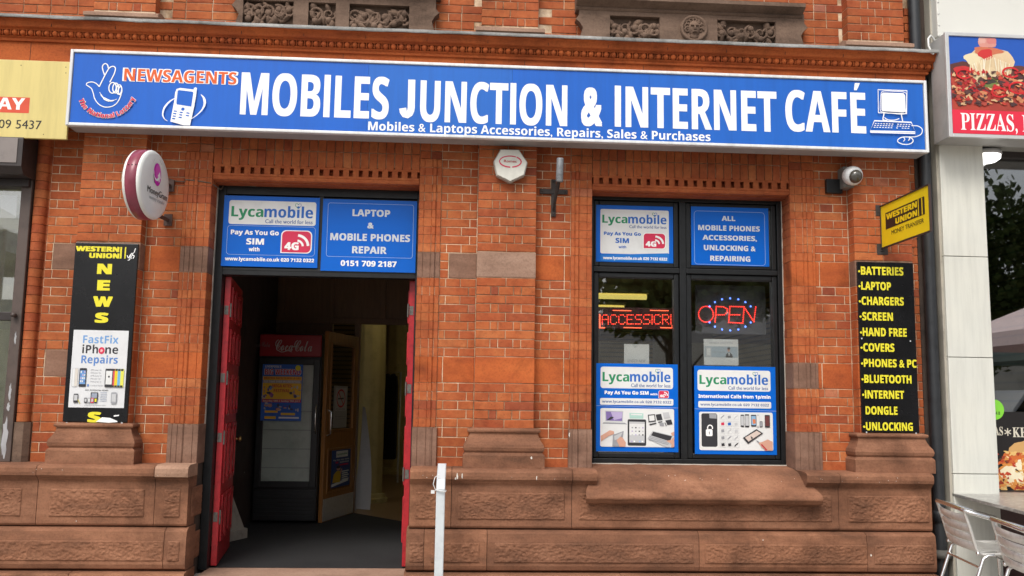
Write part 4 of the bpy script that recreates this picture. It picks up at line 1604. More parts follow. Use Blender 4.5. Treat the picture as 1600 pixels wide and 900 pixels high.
for (s_, u0, u1, vb, vc) in (("ALL", .395, .57, .235, .15), ("MOBILE PHONES", .09, .885, .405, .315), ("ACCESSORIES,", .145, .845, .57, .485), ("UNLOCKING &", .16, .825, .745, .655), ("REPAIRING", .24, .755, .925, .835)):
    p.text(s_, u0, u1, vb, vc, PGR, 'bold', .02)
p.build()

SKIN = ink((.60, .33, .24)); DKG = ink((.03, .03, .035)); MIDG = ink((.30, .31, .33)); PURP = ink((.20, .14, .36)); PUR2 = ink((.45, .38, .60)); LGY = ink((.50, .51, .52))
def small_device(p, x0, y0, x1, y1, body, scr, b=.08):
    p.rrect(x0, y0, x1, y1, .006, body)
    w, h = x1 - x0, y1 - y0
    p.rect(x0 + b * w, y0 + .1 * h, x1 - b * w, y1 - .12 * h, scr)


t, p = poster("tall blue poster with laptop and tablet repair pictures at the left window foot", "poster", 1.268, 2.006, 1.060, 1.838, .211, LB)
fu = lambda x: (x - 8) / 800; fv = lambda y: (y - 2) / 845
logo(p, fu(50), fv(35), fu(760), fv(242), LGR, LTB, LTX)
p.part("lettering")
p.text("Pay As You Go SIM", fu(90), fu(520), fv(300), fv(266), WHITE, 'bold', .025)
p.text("with", fu(535), fu(606), fv(304), fv(284), WHITE, 'bold', .02)
badge(p, fu(617), fv(258), fu(718), fv(332))
p.part("address_strip"); p.rrect(fu(45), fv(338), fu(762), fv(402), .012, LWH)
p.part("lettering"); p.text("www.lycamobile.co.uk 020 7132 0322", fu(66), fu(742), fv(382), fv(358), LTX, 'bold', .005)
p.part("picture")
p.stroke([(0, fv(412)), (1, fv(424))], .003, PALE)
p.rrect(fu(48), fv(434), fu(768), fv(802), .016, LWH)
r4 = lambda pts, m_: p.poly([(fu(x), fv(y)) for x, y in pts], m_)
r4([(92, 458), (272, 460), (268, 565), (96, 562)], LGY)
r4([(102, 466), (264, 468), (260, 556), (106, 553)], PURP); r4([(150, 470), (262, 468), (258, 530), (180, 548)], PUR2); r4([(108, 552), (150, 515), (182, 520), (150, 545)], DKG)
r4([(80, 570), (285, 572), (310, 588), (70, 584)], MIDG)
r4([(330, 478), (468, 480), (466, 532), (334, 530)], ink((.40, .62, .55))); r4([(345, 486), (455, 488), (453, 500), (348, 498)], LWH)
p.rrect(fu(314), fv(538), fu(494), fv(790), .012, DKG); r4([(330, 560), (480, 562), (478, 762), (330, 760)], LGY); r4([(330, 580), (480, 582), (478, 690), (330, 690)], LWH)
for i in range(4):
    for k in range(3):
        r4([(352 + i * 34, 612 + k * 34), (366 + i * 34, 612 + k * 34), (366 + i * 34, 624 + k * 34), (352 + i * 34, 624 + k * 34)], [MIDG, PUR2, LGY, DKG][(i * 3 + k) % 4])
for i in range(5):
    r4([(345 + i * 26, 742), (360 + i * 26, 742), (360 + i * 26, 756), (345 + i * 26, 756)], [PUR2, WHITE, LGY, PALE, WHITE][i])
r4([(510, 492), (580, 486), (588, 556), (518, 566)], DKG); r4([(520, 502), (572, 496), (578, 546), (526, 554)], LWH)
r4([(586, 490), (640, 482), (655, 540), (600, 546)], DKG); r4([(655, 470), (715, 465), (728, 520), (668, 528)], LGY); r4([(680, 545), (738, 535), (752, 580), (702, 588)], DKG)
r4([(524, 582), (590, 566), (594, 578), (530, 594)], DKG); r4([(622, 572), (664, 566), (668, 600), (628, 598)], MIDG); r4([(610, 560), (650, 552), (652, 560), (612, 568)], DKG); r4([(672, 566), (688, 600), (694, 598), (680, 564)], DKG)
for i in range(7):
    r4([(52, 700 + i), (140, 645), (180, 655), (182, 680), (130, 700), (56, 752)], SKIN) if i == 0 else None
r4([(170, 690), (275, 650), (268, 700), (230, 800), (165, 798)], MIDG); r4([(182, 700), (262, 664), (240, 720), (186, 740)], LGY)
r4([(205, 740), (240, 705), (262, 712), (296, 760), (290, 800), (235, 800)], SKIN)
r4([(505, 720), (555, 645), (752, 690), (720, 800), (690, 800)], LGY); r4([(540, 690), (562, 654), (745, 695), (725, 745)], DKG)
for i in range(3):
    r4([(528 - i * 4, 694 + i * 14), (720 - i * 5, 748 + i * 12), (718 - i * 5, 756 + i * 12), (526 - i * 4, 703 + i * 14)], MIDG)
r4([(690, 740), (735, 730), (765, 700), (766, 798), (735, 800), (740, 770)], SKIN); r4([(735, 665), (766, 650), (766, 690), (745, 692)], SKIN)
p.build()

t, p = poster("tall blue poster with padlock phone and unlocking pictures at the right window foot", "poster", 2.156, 2.900, 1.046, 1.830, .211, LB)
fu = lambda x: (x - 47) / 803; fv = lambda y: (y - 12) / 848
logo(p, fu(78), fv(50), fu(800), fv(252), LGR, LTB, LTX)
p.part("lettering")
p.text("International Calls from 1p/min", fu(85), fu(797), fv(322), fv(288), WHITE, 'bold', .025)
p.part("address_strip"); p.rrect(fu(83), fv(352), fu(802), fv(416), .012, LWH)
p.part("lettering"); p.text("www.lycamobile.co.uk 020 7132 0322", fu(104), fu(780), fv(396), fv(372), LTX, 'bold', .005)
p.part("picture")
p.stroke([(0, fv(428)), (1, fv(440))], .003, PALE)
p.rrect(fu(90), fv(455), fu(815), fv(822), .016, LWH)
p.rrect(fu(112), fv(470), fu(268), fv(790), .018, DKG)
r4 = lambda pts, m_: p.poly([(fu(x), fv(y)) for x, y in pts], m_)
r4([(190, 474), (262, 476), (262, 520), (192, 516)], MIDG)
p.rrect(fu(155), fv(622), fu(220), fv(688), .012, WHITE)
p.arc(fu(196), fv(610), .030, .032, -20, 200, .010, WHITE, 12)
p.stroke([(fu(188), fv(645)), (fu(188), fv(672))], .006, DKG)
random.seed(3)
for r_ in range(5):
    for c_ in range(3):
        x, y = 292 + c_ * 66, 478 + r_ * 66
        outline(p, fu(x), fv(y), fu(x + 54), fv(y + 50), .004, .0018, LGY)
        m_ = random.choice([DKG, MIDG, DKG, LGY]) if not (r_ == 1 and c_ < 2) else (RDB if c_ == 0 else LTB)
        k_ = random.random()
        if k_ < .5 or r_ == 1:
            r4([(x + 12, y + 14), (x + 42, y + 10), (x + 44, y + 36), (x + 14, y + 40)], m_)
        else:
            p.stroke([(fu(x + 10), fv(y + 40)), (fu(x + 26), fv(y + 22)), (fu(x + 44), fv(y + 10))], .009, m_)
for (x0, y0, x1, y1, s_) in ((496, 478, 530, 596, LGY), (538, 474, 580, 598, LGY), (598, 478, 650, 590, ink((.25, .42, .60))), (655, 476, 680, 596, LWH), (684, 540, 712, 596, MIDG), (734, 478, 784, 598, ink((.14, .04, .04)))):
    small_device(p, fu(x0), fv(y0), fu(x1), fv(y1), DKG if s_ is not LWH else LGY, s_)
r4([(612, 520), (640, 520), (644, 560), (618, 566)], ink((.65, .2, .08)))
r4([(515, 700), (650, 615), (715, 655), (565, 758)], DKG); r4([(535, 698), (652, 630), (695, 655), (570, 735)], ink((.62, .52, .46))); r4([(590, 680), (615, 700), (600, 715)], DKG)
r4([(640, 720), (652, 722), (700, 755), (690, 765)], MIDG); r4([(672, 742), (700, 755), (752, 815), (735, 820)], RDB)
r4([(668, 745), (700, 738), (760, 712), (806, 735), (806, 818), (745, 820), (700, 790)], SKIN); r4([(700, 755), (752, 812), (742, 820), (690, 765)], ink((.45, .04, .05)))
p.build()

# -- notices behind the glass
t, p = poster("white paper notice reading under new management behind the left window pane", "notice", 1.535, 1.765, 1.80, 2.02, .30, LWH, "paper_notice", .0015)
p.part("lettering")
p.text("UNDER NEW", .14, .86, .74, .63, MIDG, 'italic', .006); p.text("MANAGEMENT", .06, .95, .95, .85, MIDG, 'italic', .006)
p.build()
t, p = poster("white card with a phone and portrait picture behind the right window pane", "notice", 2.270, 2.590, 1.842, 2.080, .30, LWH, "paper_notice", .0015)
p.part("lettering"); p.text("MOBILE  JUNCTION", .17, .84, .185, .11, LGY, 'bold')
p.part("picture")
p.rect(.02, .28, .98, .70, ink((.36, .44, .50))); p.rrect(.06, .32, .21, .68, .006, LGY); p.rect(.085, .36, .19, .62, LWH)
p.text("NEW PHONE", .25, .62, .53, .47, MIDG, 'reg')
p.ell(.72, .40, .042, .085, SKIN); p.ell(.725, .35, .045, .05, DKG); p.poly([(.62, .70), (.64, .58), (.70, .51), (.76, .51), (.82, .58), (.84, .70)], DKG); p.poly([(.70, .53), (.76, .53), (.73, .66)], LWH)
p.build()

# -- tall black news board and the repair poster taped on it
BLKB = paint((.007, .007, .008), .25, 0, .3, "black_gloss_board", 3, .38)
YEL = ink((.74, .66, .03))
nbx0, nbx1, nbz0, nbz1 = -3.199, -2.681, 1.266, 2.757
bd = thing("news_board", "tall black news board with yellow vertical letters on the left brick pilaster", "sign board", (-2.94, -.14, 1.27))
b = MB(); b.box(nbx0, nbx1, -.142, -.124, nbz0, nbz1); b.build("board", [BLKB], bd, bevel=.003)
p = Panel(bd, nbx0, nbx1, nbz0, nbz1, -.142)
p.part("lettering")
p.tpx("WESTERN", 118.5, 186.5, 393, 385, YEL, 'bold', .045); p.tpx("UNION", 139.5, 186.5, 403.5, 395.5, YEL, 'bold', .045)
for (xa, xb) in ((188.3, 190.2), (195.5, 196.6)):
    a = p.px(xa, 386); c = p.px(xb - .4, 404); p.rect(a[0], a[1], c[0], c[1], YEL)
for (ch, xl, xr, yb, yc) in (("N", 152, 175, 428.5, 412), ("E", 152, 172, 454, 437.5), ("W", 145.5, 176, 479.5, 463), ("S", 148.5, 169.5, 504.5, 488.5), ("S", 137, 158, 660, 643.5)):
    p.tpx(ch, xl, xr, yb, yc, YEL, 'bold', .04)
p.part("marker_scrawl")
mk = lambda *L: p.stroke([p.px(*z) for z in smooth(L)], .007, WHITE)
mk((199, 399), (201, 403), (204, 398)); mk((204, 398), (203, 405), (200, 407)); mk((204, 402), (207, 399), (206, 396), (204, 400), (206, 404)); mk((209, 395), (207, 398), (210, 400), (208, 404)); mk((212, 388), (210, 395))
p.part("torn_paper")
p.poly([p.px(*z) for z in ((150, 659), (160, 652), (172, 653), (183, 657.5), (184, 659.5), (170, 660.5))], WHITE); p.poly([p.px(*z) for z in ((178, 649), (186.5, 648), (186, 650), (178, 651))], WHITE)
p.part("fixing_screw")
for z in ((104.5, 661), (190.5, 661)):
    u, v = p.px(*z); p.ell(u, v, .008 / p.w, .008 / p.h, LGY, 10)
p.build()
fx0, fz0 = W(105.5, 637, -.145).x, W(150, 637, -.145).z; fx1, fz1 = W(199.5, 560, -.145).x, W(155, 516, -.145).z
t, p = poster("white phone repair poster with pictures of phones taped over the black news board", "poster", fx0 + .005, fx1 - .005, fz0, fz1, -.1455, ink((.66, .67, .68)), "poster", .0022)
p.part("lettering")
BL1 = ink((.10, .22, .52)); BL2 = ink((.16, .33, .62))
p.text("FastFix", .18, .825, .17, .07, BL2, 'bold', -.004); p.text("iPh", .18, .465, .302, .195, DKG, 'bold', -.006); p.text("ne", .595, .83, .302, .195, DKG, 'bold', -.006)
p.text("Repairs", .175, .835, .43, .33, BL1, 'bold', -.004)
p.ell(.53, .264, .056, .045, RDB); p.ell(.53, .264, .028, .022, ink((.7, .2, .2)))
p.stroke([(.515, .28), (.525, .25), (.545, .262), (.52, .275)], .003, WHITE)
for i, s_ in enumerate(("iPhone 5c", "iPhone 5s", "iPhone 5", "iPhone 4s", "iPhone 4")):
    p.text(s_, .36, .56 if i % 2 == 0 else .545, .525 + i * .0375, .508 + i * .0375, MIDG, 'italic')
p.text("FAST, PROFESSIONAL REPAIRS", .285, .70, .785, .768, DKG, 'reg', .01)
p.text("professional guaranteed repairs", .285, .68, .975, .962, MIDG, 'reg'); p.text("Certified Repairs", .37, .60, .722, .708, MIDG, 'reg')
p.rect(.315, .70, .345, .73, BL1)
for i in range(6):
    p.rect(.56, .80 + i * .022, .68, .808 + i * .022, ink((.42, .46, .54)))
p.part("picture")
for (u, c) in ((.035, LWH), (.075, ink((.62, .58, .52)))):
    p.rrect(u, .495, u + .06, .735, .004, LGY); p.rrect(u + .008, .50, u + .058, .73, .004, c)
p.rrect(.16, .495, .29, .735, .007, DKG); p.rect(.175, .525, .275, .70, BL2)
for i in range(3):
    for k in range(4): p.rect(.182 + i * .032, .532 + k * .04, .204 + i * .032, .556 + k * .04, [LWH, BL1, PUR2, LWH][(i + k) % 4])
for i, c in enumerate(((.62, .08, .10), (.72, .55, .02), (.15, .42, .65), (.70, .68, .1))):
    p.rrect(.75 + i * .052, .497, .81 + i * .052, .735, .004, ink(c)); p.rect(.755 + i * .052, .497, .80 + i * .052, .525, DKG); p.rect(.755 + i * .052, .71, .80 + i * .052, .735, DKG)
p.rrect(.63, .497, .77, .735, .007, DKG); p.rect(.645, .525, .757, .70, LWH); p.ell(.70, .60, .018, .013, DKG)
p.rrect(.09, .825, .17, .94, .004, DKG); p.rect(.10, .84, .16, .91, LGY); p.stroke([(.17, .90), (.21, .95)], .006, ink((.5, .42, .05)))
p.rrect(.395, .805, .525, .90, .004, DKG); p.rect(.41, .815, .51, .885, ink((.30, .34, .42)))
for i in range(4): p.rrect(.285 + i * .06, .875, .335 + i * .06, .94, .003, [DKG, MIDG, RDB, DKG][i]); p.rect(.293 + i * .06, .885, .327 + i * .06, .925, [LGY, LWH, LGY, YEL][i])
p.rrect(.765, .80, .865, .945, .006, MIDG); p.rect(.778, .82, .852, .92, LGY)
p.build()
# -- black list board on the right pilaster
lx0, lx1, lz0, lz1 = 3.533, 4.042, 1.266, 2.757
ls = thing("service_list_board", "tall black board listing phone goods in yellow capitals on the right pilaster", "sign board", (3.79, -.14, 1.27))
b = MB(); b.box(lx0, lx1, -.142, -.124, lz0, lz1); b.build("board", [BLKB], ls, bevel=.003)
p = Panel(ls, lx0, lx1, lz0, lz1, -.142)
p.part("lettering")
for i, (s_, xl, xr, yb, yc) in enumerate((("BATTERIES", 1345, 1411.3, 430, 417), ("LAPTOP", 1345.5, 1392, 453.3, 440.5), ("CHARGERS", 1346, 1412, 477, 464), ("SCREEN", 1347, 1395, 501, 488), ("HAND FREE", 1347.7, 1416.5, 525.7, 512.5),
                                         ("COVERS", 1348.5, 1397.2, 549.5, 536.5), ("PHONES & PC", 1349.3, 1432, 574, 561.3), ("BLUETOOTH", 1350, 1423.8, 598.8, 586), ("INTERNET", 1351, 1412.3, 623, 610.2), ("DONGLE", 1352, 1401.8, 648, 635), ("UNLOCKING", 1352.5, 1425.8, 672.8, 660))):
    p.tpx(s_, xl, xr, yb, yc, YEL, 'bold', .02)
    if s_ != "DONGLE":
        u, v = p.px(xl - 2.6, (yb + yc) / 2 + .3); p.ell(u, v, .010 / p.w, .010 / p.h, YEL, 12)
p.part("fixing_screw")
for z in ((1353.5, 675.5), (1431, 677), (1422, 533), (1346, 529)):
    u, v = p.px(*z); p.ell(u, v, .007 / p.w, .007 / p.h, LGY, 10)
p.build()
# ================================================================== round projecting money transfer sign
TH = math.radians(7)
mgc = (-2.478, -.47, 3.193)
mg = thing("round_projecting_sign", "round white and maroon money transfer sign projecting from the wall above the news board", "sign", mgc, (0, 0, -TH))
R_ = .282
MAR = paint((.26, .045, .075), .3, 0, .22, "faded_maroon_rim", 4, .5)
WFACE = paint((.76, .77, .73), .3, 0, .05, "white_sign_face", 3)
b = MB(); b.lathe([(R_ - .005, -.112), (R_ + .004, -.108), (R_ + .004, -.022), (R_ - .005, -.018)], (0, 0, 0), 'x', 56); b.build("rim", [MAR], mg, False)
b = MB(); b.lathe([(R_ - .004, -.022), (R_ + .001, -.010), (R_ - .008, .004), (R_ - .03, .012), (R_ * .6, .020), (0, .024)], (0, 0, 0), 'x', 56); b.build("front_face", [WFACE], mg, False)
b = MB(); b.lathe([(R_ - .004, -.108), (R_ + .001, -.122), (R_ - .012, -.136), (R_ - .04, -.144), (0, -.152)], (0, 0, 0), 'x', 56); b.build("back_face", [WFACE], mg, False)
b = MB()
for z in (-.20, .10):
    yy = math.sqrt(max(0, R_ ** 2 - z ** 2)) - .01
    b.tube([(-.065, yy, z), (-.065, .44, z)], .016, 10)
    b.box(-.10, -.03, .44, .455, z - .05, z + .05)
b.build("bracket", [paint((.10, .06, .05), .6, .3, .3, "rusty_bracket", 12)], mg, False)
b = MB()
for k in range(3):
    b.lathe([(.006, 0), (.004, .002), (0, .0025)], (-.09 + k * .03, -R_ * .96, .10), 'y', 8)
b.build("rivet", [DKTXT], mg, False)
p = Panel(mg, -R_, R_, -R_, R_, 0, False, lambda x, z, n: (.0255 - .012 * ((x * x + z * z) / R_ ** 2) + n, x, z))
MAG = ink((.56, .012, .40)); MAG2 = ink((.66, .10, .48))
p.part("swirl_emblem")
p.ell(.50, .345, .120, .168, MAG, 30); p.ell(.52, .31, .09, .11, MAG2, 24)
p.stroke(smooth([(.385, .31), (.400, .385), (.445, .425), (.500, .425), (.545, .385), (.560, .335)]), [.006 + .0009 * k for k in range(26)], WHITE)
p.poly([(.505, .365), (.575, .285), (.615, .395), (.575, .375), (.575, .44), (.545, .45), (.545, .375)], WHITE)
p.stroke(smooth([(.385, .36), (.395, .43), (.43, .49)]), .007, DKTXT)
p.part("lettering")
p.text("MoneyGram", .22, .88, .655, .565, DKTXT, 'reg', .012)
p.text("money transfer", .30, .80, .735, .685, MIDG, 'reg', .006)
p.build()
b = MB()
cb = [W(x, y, -.015) for x, y in ((262, 279), (275, 283), (289, 284), (289.5, 280.5), (305, 282), (318, 284), (329, 286))] + [W(345, 296, .15), W(348, 292, .18), W(350, 287, .19), W(400, 291, .19)]
b.tube(cb, .0055, 7)
tag(b.build("wiring_cable", [paint((.12, .085, .06), .6, 0, .2)]), "thin brown cable clipped across the jamb from the round sign to the door frame", "cable")

# ================================================================== alarm box
al = thing("alarm_box", "white seven sided burglar alarm box under the fascia on the middle pilaster", "alarm box", (.445, -.16, 3.35))
pts = [(.292, 3.66), (.308, 3.42), (.445, 3.357), (.583, 3.425), (.590, 3.52), (.547, 3.66)]
poly = [(W(690 + x * .15, 230 + y * .15, -.19).x, W(690 + x * .15, 230 + y * .15, -.19).z) for x, y in ((620, 30), (552, 150), (580, 285), (715, 352), (855, 285), (885, 160), (800, 32))]
cx, cz = sum(q_[0] for q_ in poly) / 7, sum(q_[1] for q_ in poly) / 7
grow = lambda s_: [(cx + (x - cx) * s_, cz + (z - cz) * s_) for x, z in poly]
b = MB(); b.prism(grow(1.07), 'y', -.178, -.118); b.build("back_box", [paint((.44, .41, .36), .5, 0, .15, "alarm_side", 6)], al, bevel=.006)
b = MB(); b.prism(grow(1.0), 'y', -.196, -.172); b.build("cover", [paint((.66, .65, .58), .4, 0, .1, "alarm_cover", 6)], al, bevel=.012)
p = Panel(al, cx - .14, cx + .14, cz - .14, cz + .14, -.1965)
p.part("logo")
p.arc(.50, .40, .335, .175, 60, 195, .009, RDB, 20); p.arc(.50, .40, .335, .175, 195, 270, .012, RDB, 12); p.arc(.50, .40, .335, .175, 280, 415, .011, RDB, 18)
p.text("Romec", .30, .70, .43, .345, ink((.45, .05, .05)), 'reg', .02)
p.build()

# ================================================================== iron flag bracket
ib = thing("flagpole_bracket", "dark iron cross bracket holding a short grey tube beside the middle pilaster", "bracket", (.846, -.02, 3.1))
IRON = paint((.045, .036, .032), .7, .2, .35, "rusty_iron", 14)
b = MB(); b.box(.825, .867, -.018, .0, 3.115, 3.45); b.box(.722, .972, -.022, -.002, 3.318, 3.362); b.build("wall_plate", [IRON], ib, bevel=.004)
b = MB(); b.tube([(.846, -.02, 3.17), (.85, -.10, 3.24), (.860, -.20, 3.33), (.868, -.25, 3.40)], [.010, .013, .016, .018], 8); b.build("stay_arm", [IRON], ib)
b = MB()
b.lathe([(.0, 0), (.030, 0), (.032, .01), (.031, .20), (.028, .208), (.026, .20), (.026, .1), (0, .1)], (0, 0, 0), 'z', 16)
o = b.build("socket_tube", [paint((.22, .23, .24), .5, .3, .35, "weathered_zinc_tube", 22)], ib)
o.matrix_parent_inverse = Matrix.Translation((-.846, .02, -3.1)); o.location = (.870, -.255, 3.37); o.rotation_euler = (math.radians(6), math.radians(1), 0)
b = MB()
for (x, z) in ((.745, 3.34), (.95, 3.34), (.846, 3.135), (.846, 3.425)):
    b.lathe([(.009, 0), (.008, -.006), (0, -.008)], (x, -.0215, z), 'y', 8)
b.build("bolt", [IRON], ib)

# ================================================================== CCTV dome
cc = thing("security_camera", "white dome security camera on a black wall bracket above the yellow hanging sign", "camera", (3.45, -.05, 3.47))
b = MB(); b.box(3.318, 3.465, -.045, .0, 3.395, 3.525); b.build("junction_box", [BLACKFRAME], cc, bevel=.004)
b = MB(); b.box(3.44, 3.535, -.13, .0, 3.43, 3.62); b.build("mounting_block", [paint((.17, .165, .155), .6, 0, .2, "grey_mount", 8)], cc, bevel=.003)
ctr = W(1333.5, 275, -.20)
WH_ = paint((.66, .67, .67), .3, 0, .1, "camera_white", 10)
ax = Vector((.12, -.93, -.34)).normalized()
qt = ax.to_track_quat('Z', 'Y')
def oriented(name, prof, mat):
    mb = MB(); mb.lathe(prof, (0, 0, 0), 'z', 30)
    o = mb.build(name, [mat], cc)
    o.matrix_parent_inverse = Matrix.Translation(-cc.location)
    o.location = ctr; o.rotation_euler = qt.to_euler()
oriented("housing", [(0, -.085), (.05, -.08), (.078, -.06), (.086, -.03), (.086, .0), (.082, .018), (.070, .030), (.060, .034)], WH_)
oriented("dome", [(.060, .030), (.056, .052), (.042, .070), (.022, .080), (0, .083)], paint((.07, .065, .055), .08, 0, .1, "smoked_dome", 10, .8))

# ================================================================== yellow projecting sign
wx = 3.80
SA = math.radians(0)
wu = thing("yellow_hanging_sign", "yellow and black money transfer sign projecting from the right pilaster above the list board", "sign", (3.79, -.13, 2.9))
y0, y1 = -.135, -.985
z0, z1 = 2.893, 3.262
# edges measured at the wall and at the street end
YB = paint((.86, .63, .010), .35, 0, .07, "yellow_sign_sheet", 3)
DKE = paint((.045, .025, .02), .5, 0, .2, "dark_sign_edge")
xa = lambda t_: 3.775 + 0.0 * t_
wn_, we_ = W(1377.5, 322, -.135), W(1453, 291, -.985)
ll_, lr_ = W(1380.5, 386, -.135), W(1456.5, 361, -.985)
YS = -.135
# solve street end so that the board hangs square to the wall
best = min(((abs(W(1453, 291, yy).x - W(1377.5, 322, YS).x), yy) for yy in [-.3 - .01 * i for i in range(110)]))
YE = best[1]
BX = W(1377.5, 322, YS).x
ZT, ZB = (W(1377.5, 322, YS).z + W(1453, 291, YE).z) / 2, (W(1380.5, 386, YS).z + W(1456.5, 361, YE).z) / 2
b = MB(); b.box(BX - .008, BX, YE, YS, ZB, ZT); b.build("sign_sheet", [YB], wu)
b = MB()
for (ya, yb, za, zb) in ((YE - .006, YS + .006, ZT, ZT + .010), (YE - .006, YS + .006, ZB - .010, ZB), (YE - .006, YE, ZB, ZT), (YS, YS + .006, ZB, ZT)):
    b.box(BX - .016, BX + .004, ya, yb, za, zb)
b.build("sign_edge", [DKE], wu)
b = MB()
for z in (ZB - .012, ZT - .03):
    b.box(BX - .02, BX + .01, YS + .004, -.118, z - .02, z + .02)
    b.box(BX - .05, BX + .05, -.124, -.118, z - .05, z + .05)
b.build("bracket", [IRON], wu, bevel=.003)
p = Panel(wu, 0, abs(YE - YS), ZB, ZT, 0, True, lambda u, z, n: (BX - .0085 - n, YS - u, z))
p.part("lettering")
BK = ink((.03, .018, .012))
p.rect(.10, .20, .91, .60, BK)
p.text("WESTERN", .118, .765, .375, .235, YB, 'bold', .04); p.text("UNION", .315, .765, .565, .425, YB, 'bold', .04)
p.rect(.785, .205, .80, .595, YB); p.rect(.852, .21, .872, .59, YB)
p.text("MONEY TRANSFER", .225, .885, .775, .675, BK, 'reg', .008)
p.build()

# ================================================================== LED signs behind the window
REDLED = glow((1, .045, .03), 2.6, "red_led"); ORGLED = glow((1, .12, .05), 2.4, "orange_red_led"); BLULED = glow((.10, .22, 1), 3.6, "blue_led")
FONT = {'A': "01110 10001 10001 11111 10001 10001 10001", 'C': "01110 10001 10000 10000 10000 10001 01110", 'E': "11111 10000 10000 11110 10000 10000 11111",
        'S': "01111 10000 10000 01110 00001 00001 11110", 'I': "1 1 1 1 1 1 1", 'R': "11110 10001 10001 11110 10100 10010 10001"}
sc = thing("scrolling_led_sign", "red scrolling LED sign reading part of the word accessories behind the left pane", "LED sign", (1.64, .38, 2.2))
pa, pb = W(930, 513, .40), W(1056, 482, .40)
box_part("housing", paint((.075, .018, .022), .5, 0, .2, "dark_red_led_housing", 5), sc, pa.x, pb.x - .03, .402, .44, pa.z, pb.z, .004)
p = Panel(sc, pa.x, pb.x, pa.z, pb.z, .40)
p.part("led_lettering")
x = 941.0
for ch in "ACCESSICRI":
    rows_ = FONT[ch].split()
    for r_, row in enumerate(rows_):
        for c_, v_ in enumerate(row):
            if v_ == '1':
                u, v = p.px(x + c_ * 2.35, 492.2 + r_ * 2.35); p.ell(u, v, .0050 / p.w, .0050 / p.h, REDLED if (r_ + c_) % 3 else ORGLED, 8)
    x += len(rows_[0]) * 2.35 + 1.15
bar = lambda xa_, xb_, y_: p.rect(*p.px(xa_, y_ - .9), *p.px(xb_, y_ + .9), ORGLED)
bar(957, 986, 485.5); bar(1015, 1044, 485.5); bar(974, 1002, 512.3); bar(1031, 1049, 512.3); bar(936, 945, 512.3)
p.rect(*p.px(935.6, 491), *p.px(937.6, 513), ORGLED); p.rect(*p.px(1049, 508), *p.px(1051, 513), ORGLED)
p.build()
op = thing("open_led_sign", "dark oval LED sign with red dotted OPEN and blue dots behind the right pane", "LED sign", (2.5, .40, 2.2))
pa, pb = W(1087, 521, .42), W(1196, 447, .42)
b = MB(); b.box(pa.x, pb.x, .424, .434, pa.z, pb.z); b.build("backing_sheet", [paint((.10, .10, .105), .15, 0, .1, "grey_acrylic", 3, .6)], op, bevel=.003)
p = Panel(op, pa.x, pb.x, pa.z, pb.z, .42)
p.part("led_lettering")
def dots(pts, gap, mat, r):
    for (xa_, ya_), (xb_, yb_) in zip(pts, pts[1:]):
        L_ = math.hypot(xb_ - xa_, yb_ - ya_); n_ = max(1, int(round(L_ / gap)))
        for k in range(n_ + 1):
            u, v = p.px(xa_ + (xb_ - xa_) * k / n_, ya_ + (yb_ - ya_) * k / n_); p.ell(u, v, r / p.w, r / p.h, mat, 8)
dots([(1103 + 11.5 * math.cos(t_ * math.pi / 13), 491 - 12.3 * math.sin(t_ * math.pi / 13)) for t_ in range(27)], 9, REDLED, .0060)
dots([(1117, 503), (1119, 479)], 2.5, REDLED, .006); dots([(1119, 479), (1130, 479.5), (1136, 483), (1136, 488), (1131, 492), (1119, 492)], 2.7, REDLED, .006)
dots([(1161, 479.5), (1140, 479), (1138, 504), (1160, 505)], 2.6, REDLED, .006); dots([(1141, 492), (1155, 492)], 2.8, REDLED, .006)
dots([(1160, 505), (1162, 480), (1177, 503), (1180, 480)], 2.8, REDLED, .006)
for k in range(18):
    a = 2 * math.pi * (k + .5) / 18
    if abs(math.sin(a)) < .45: continue
    u, v = p.px(1140 + 37 * math.cos(a), 491.5 - 25 * math.sin(a)); p.ell(u, v, .0085 / p.w, .0085 / p.h, BLULED, 10)
p.build()

# ================================================================== inside the shop
def strip(px0, px1, py, Z, Y):
    a, c = W(px0, py, Y), W(px1, py, Y)
    t = thing("strip_light", "", "strip light", ((a.x + c.x) / 2, Y, a.z))
    b = MB(); b.tube([(a.x, Y, a.z), (c.x, Y, a.z)], .045, 12); b.build("tube", [glow((1.0, .80, .20), .72, "fluorescent_tube")], t)
    b = MB(); b.box(a.x - .03, c.x + .03, Y - .05, Y + .05, a.z + .05, a.z + .10); b.build("fitting", [paint((.6, .58, .5), .5, 0, .1)], t)
    return t
strip(905, 1010, 462, 3.2, 6.7)["label"] = "upper and longer of the two yellow tubes seen through the left window pane"
strip(900, 975, 480, 3.2, 8.2)["label"] = "lower and shorter of the two yellow tubes seen through the left window pane"
# added unseen tubes that brighten the columns, the shop and the window display
for i, (x, y) in enumerate(((-.75, 5.0), (1.8, 9.8), (3.46, 3.0))):
    hl = .38 if i == 2 else .75
    t = thing("strip_light", ("added unseen fill tube above the fluted columns", "ceiling tube deep inside the phone shop", "ceiling tube above the shop window display")[i], "strip light", (x, y, 3.5))
    b = MB(); b.tube([(x - hl, y, 3.5), (x + hl, y, 3.5)], .045, 12); b.build("tube", [glow((1.0, .88, .52), 4.5, "shop_tube")], t)
    b = MB(); b.box(x - hl - .03, x + hl + .03, y - .05, y + .05, 3.55, 3.61); b.build("fitting", [paint((.6, .58, .5), .5, 0, .1)], t)

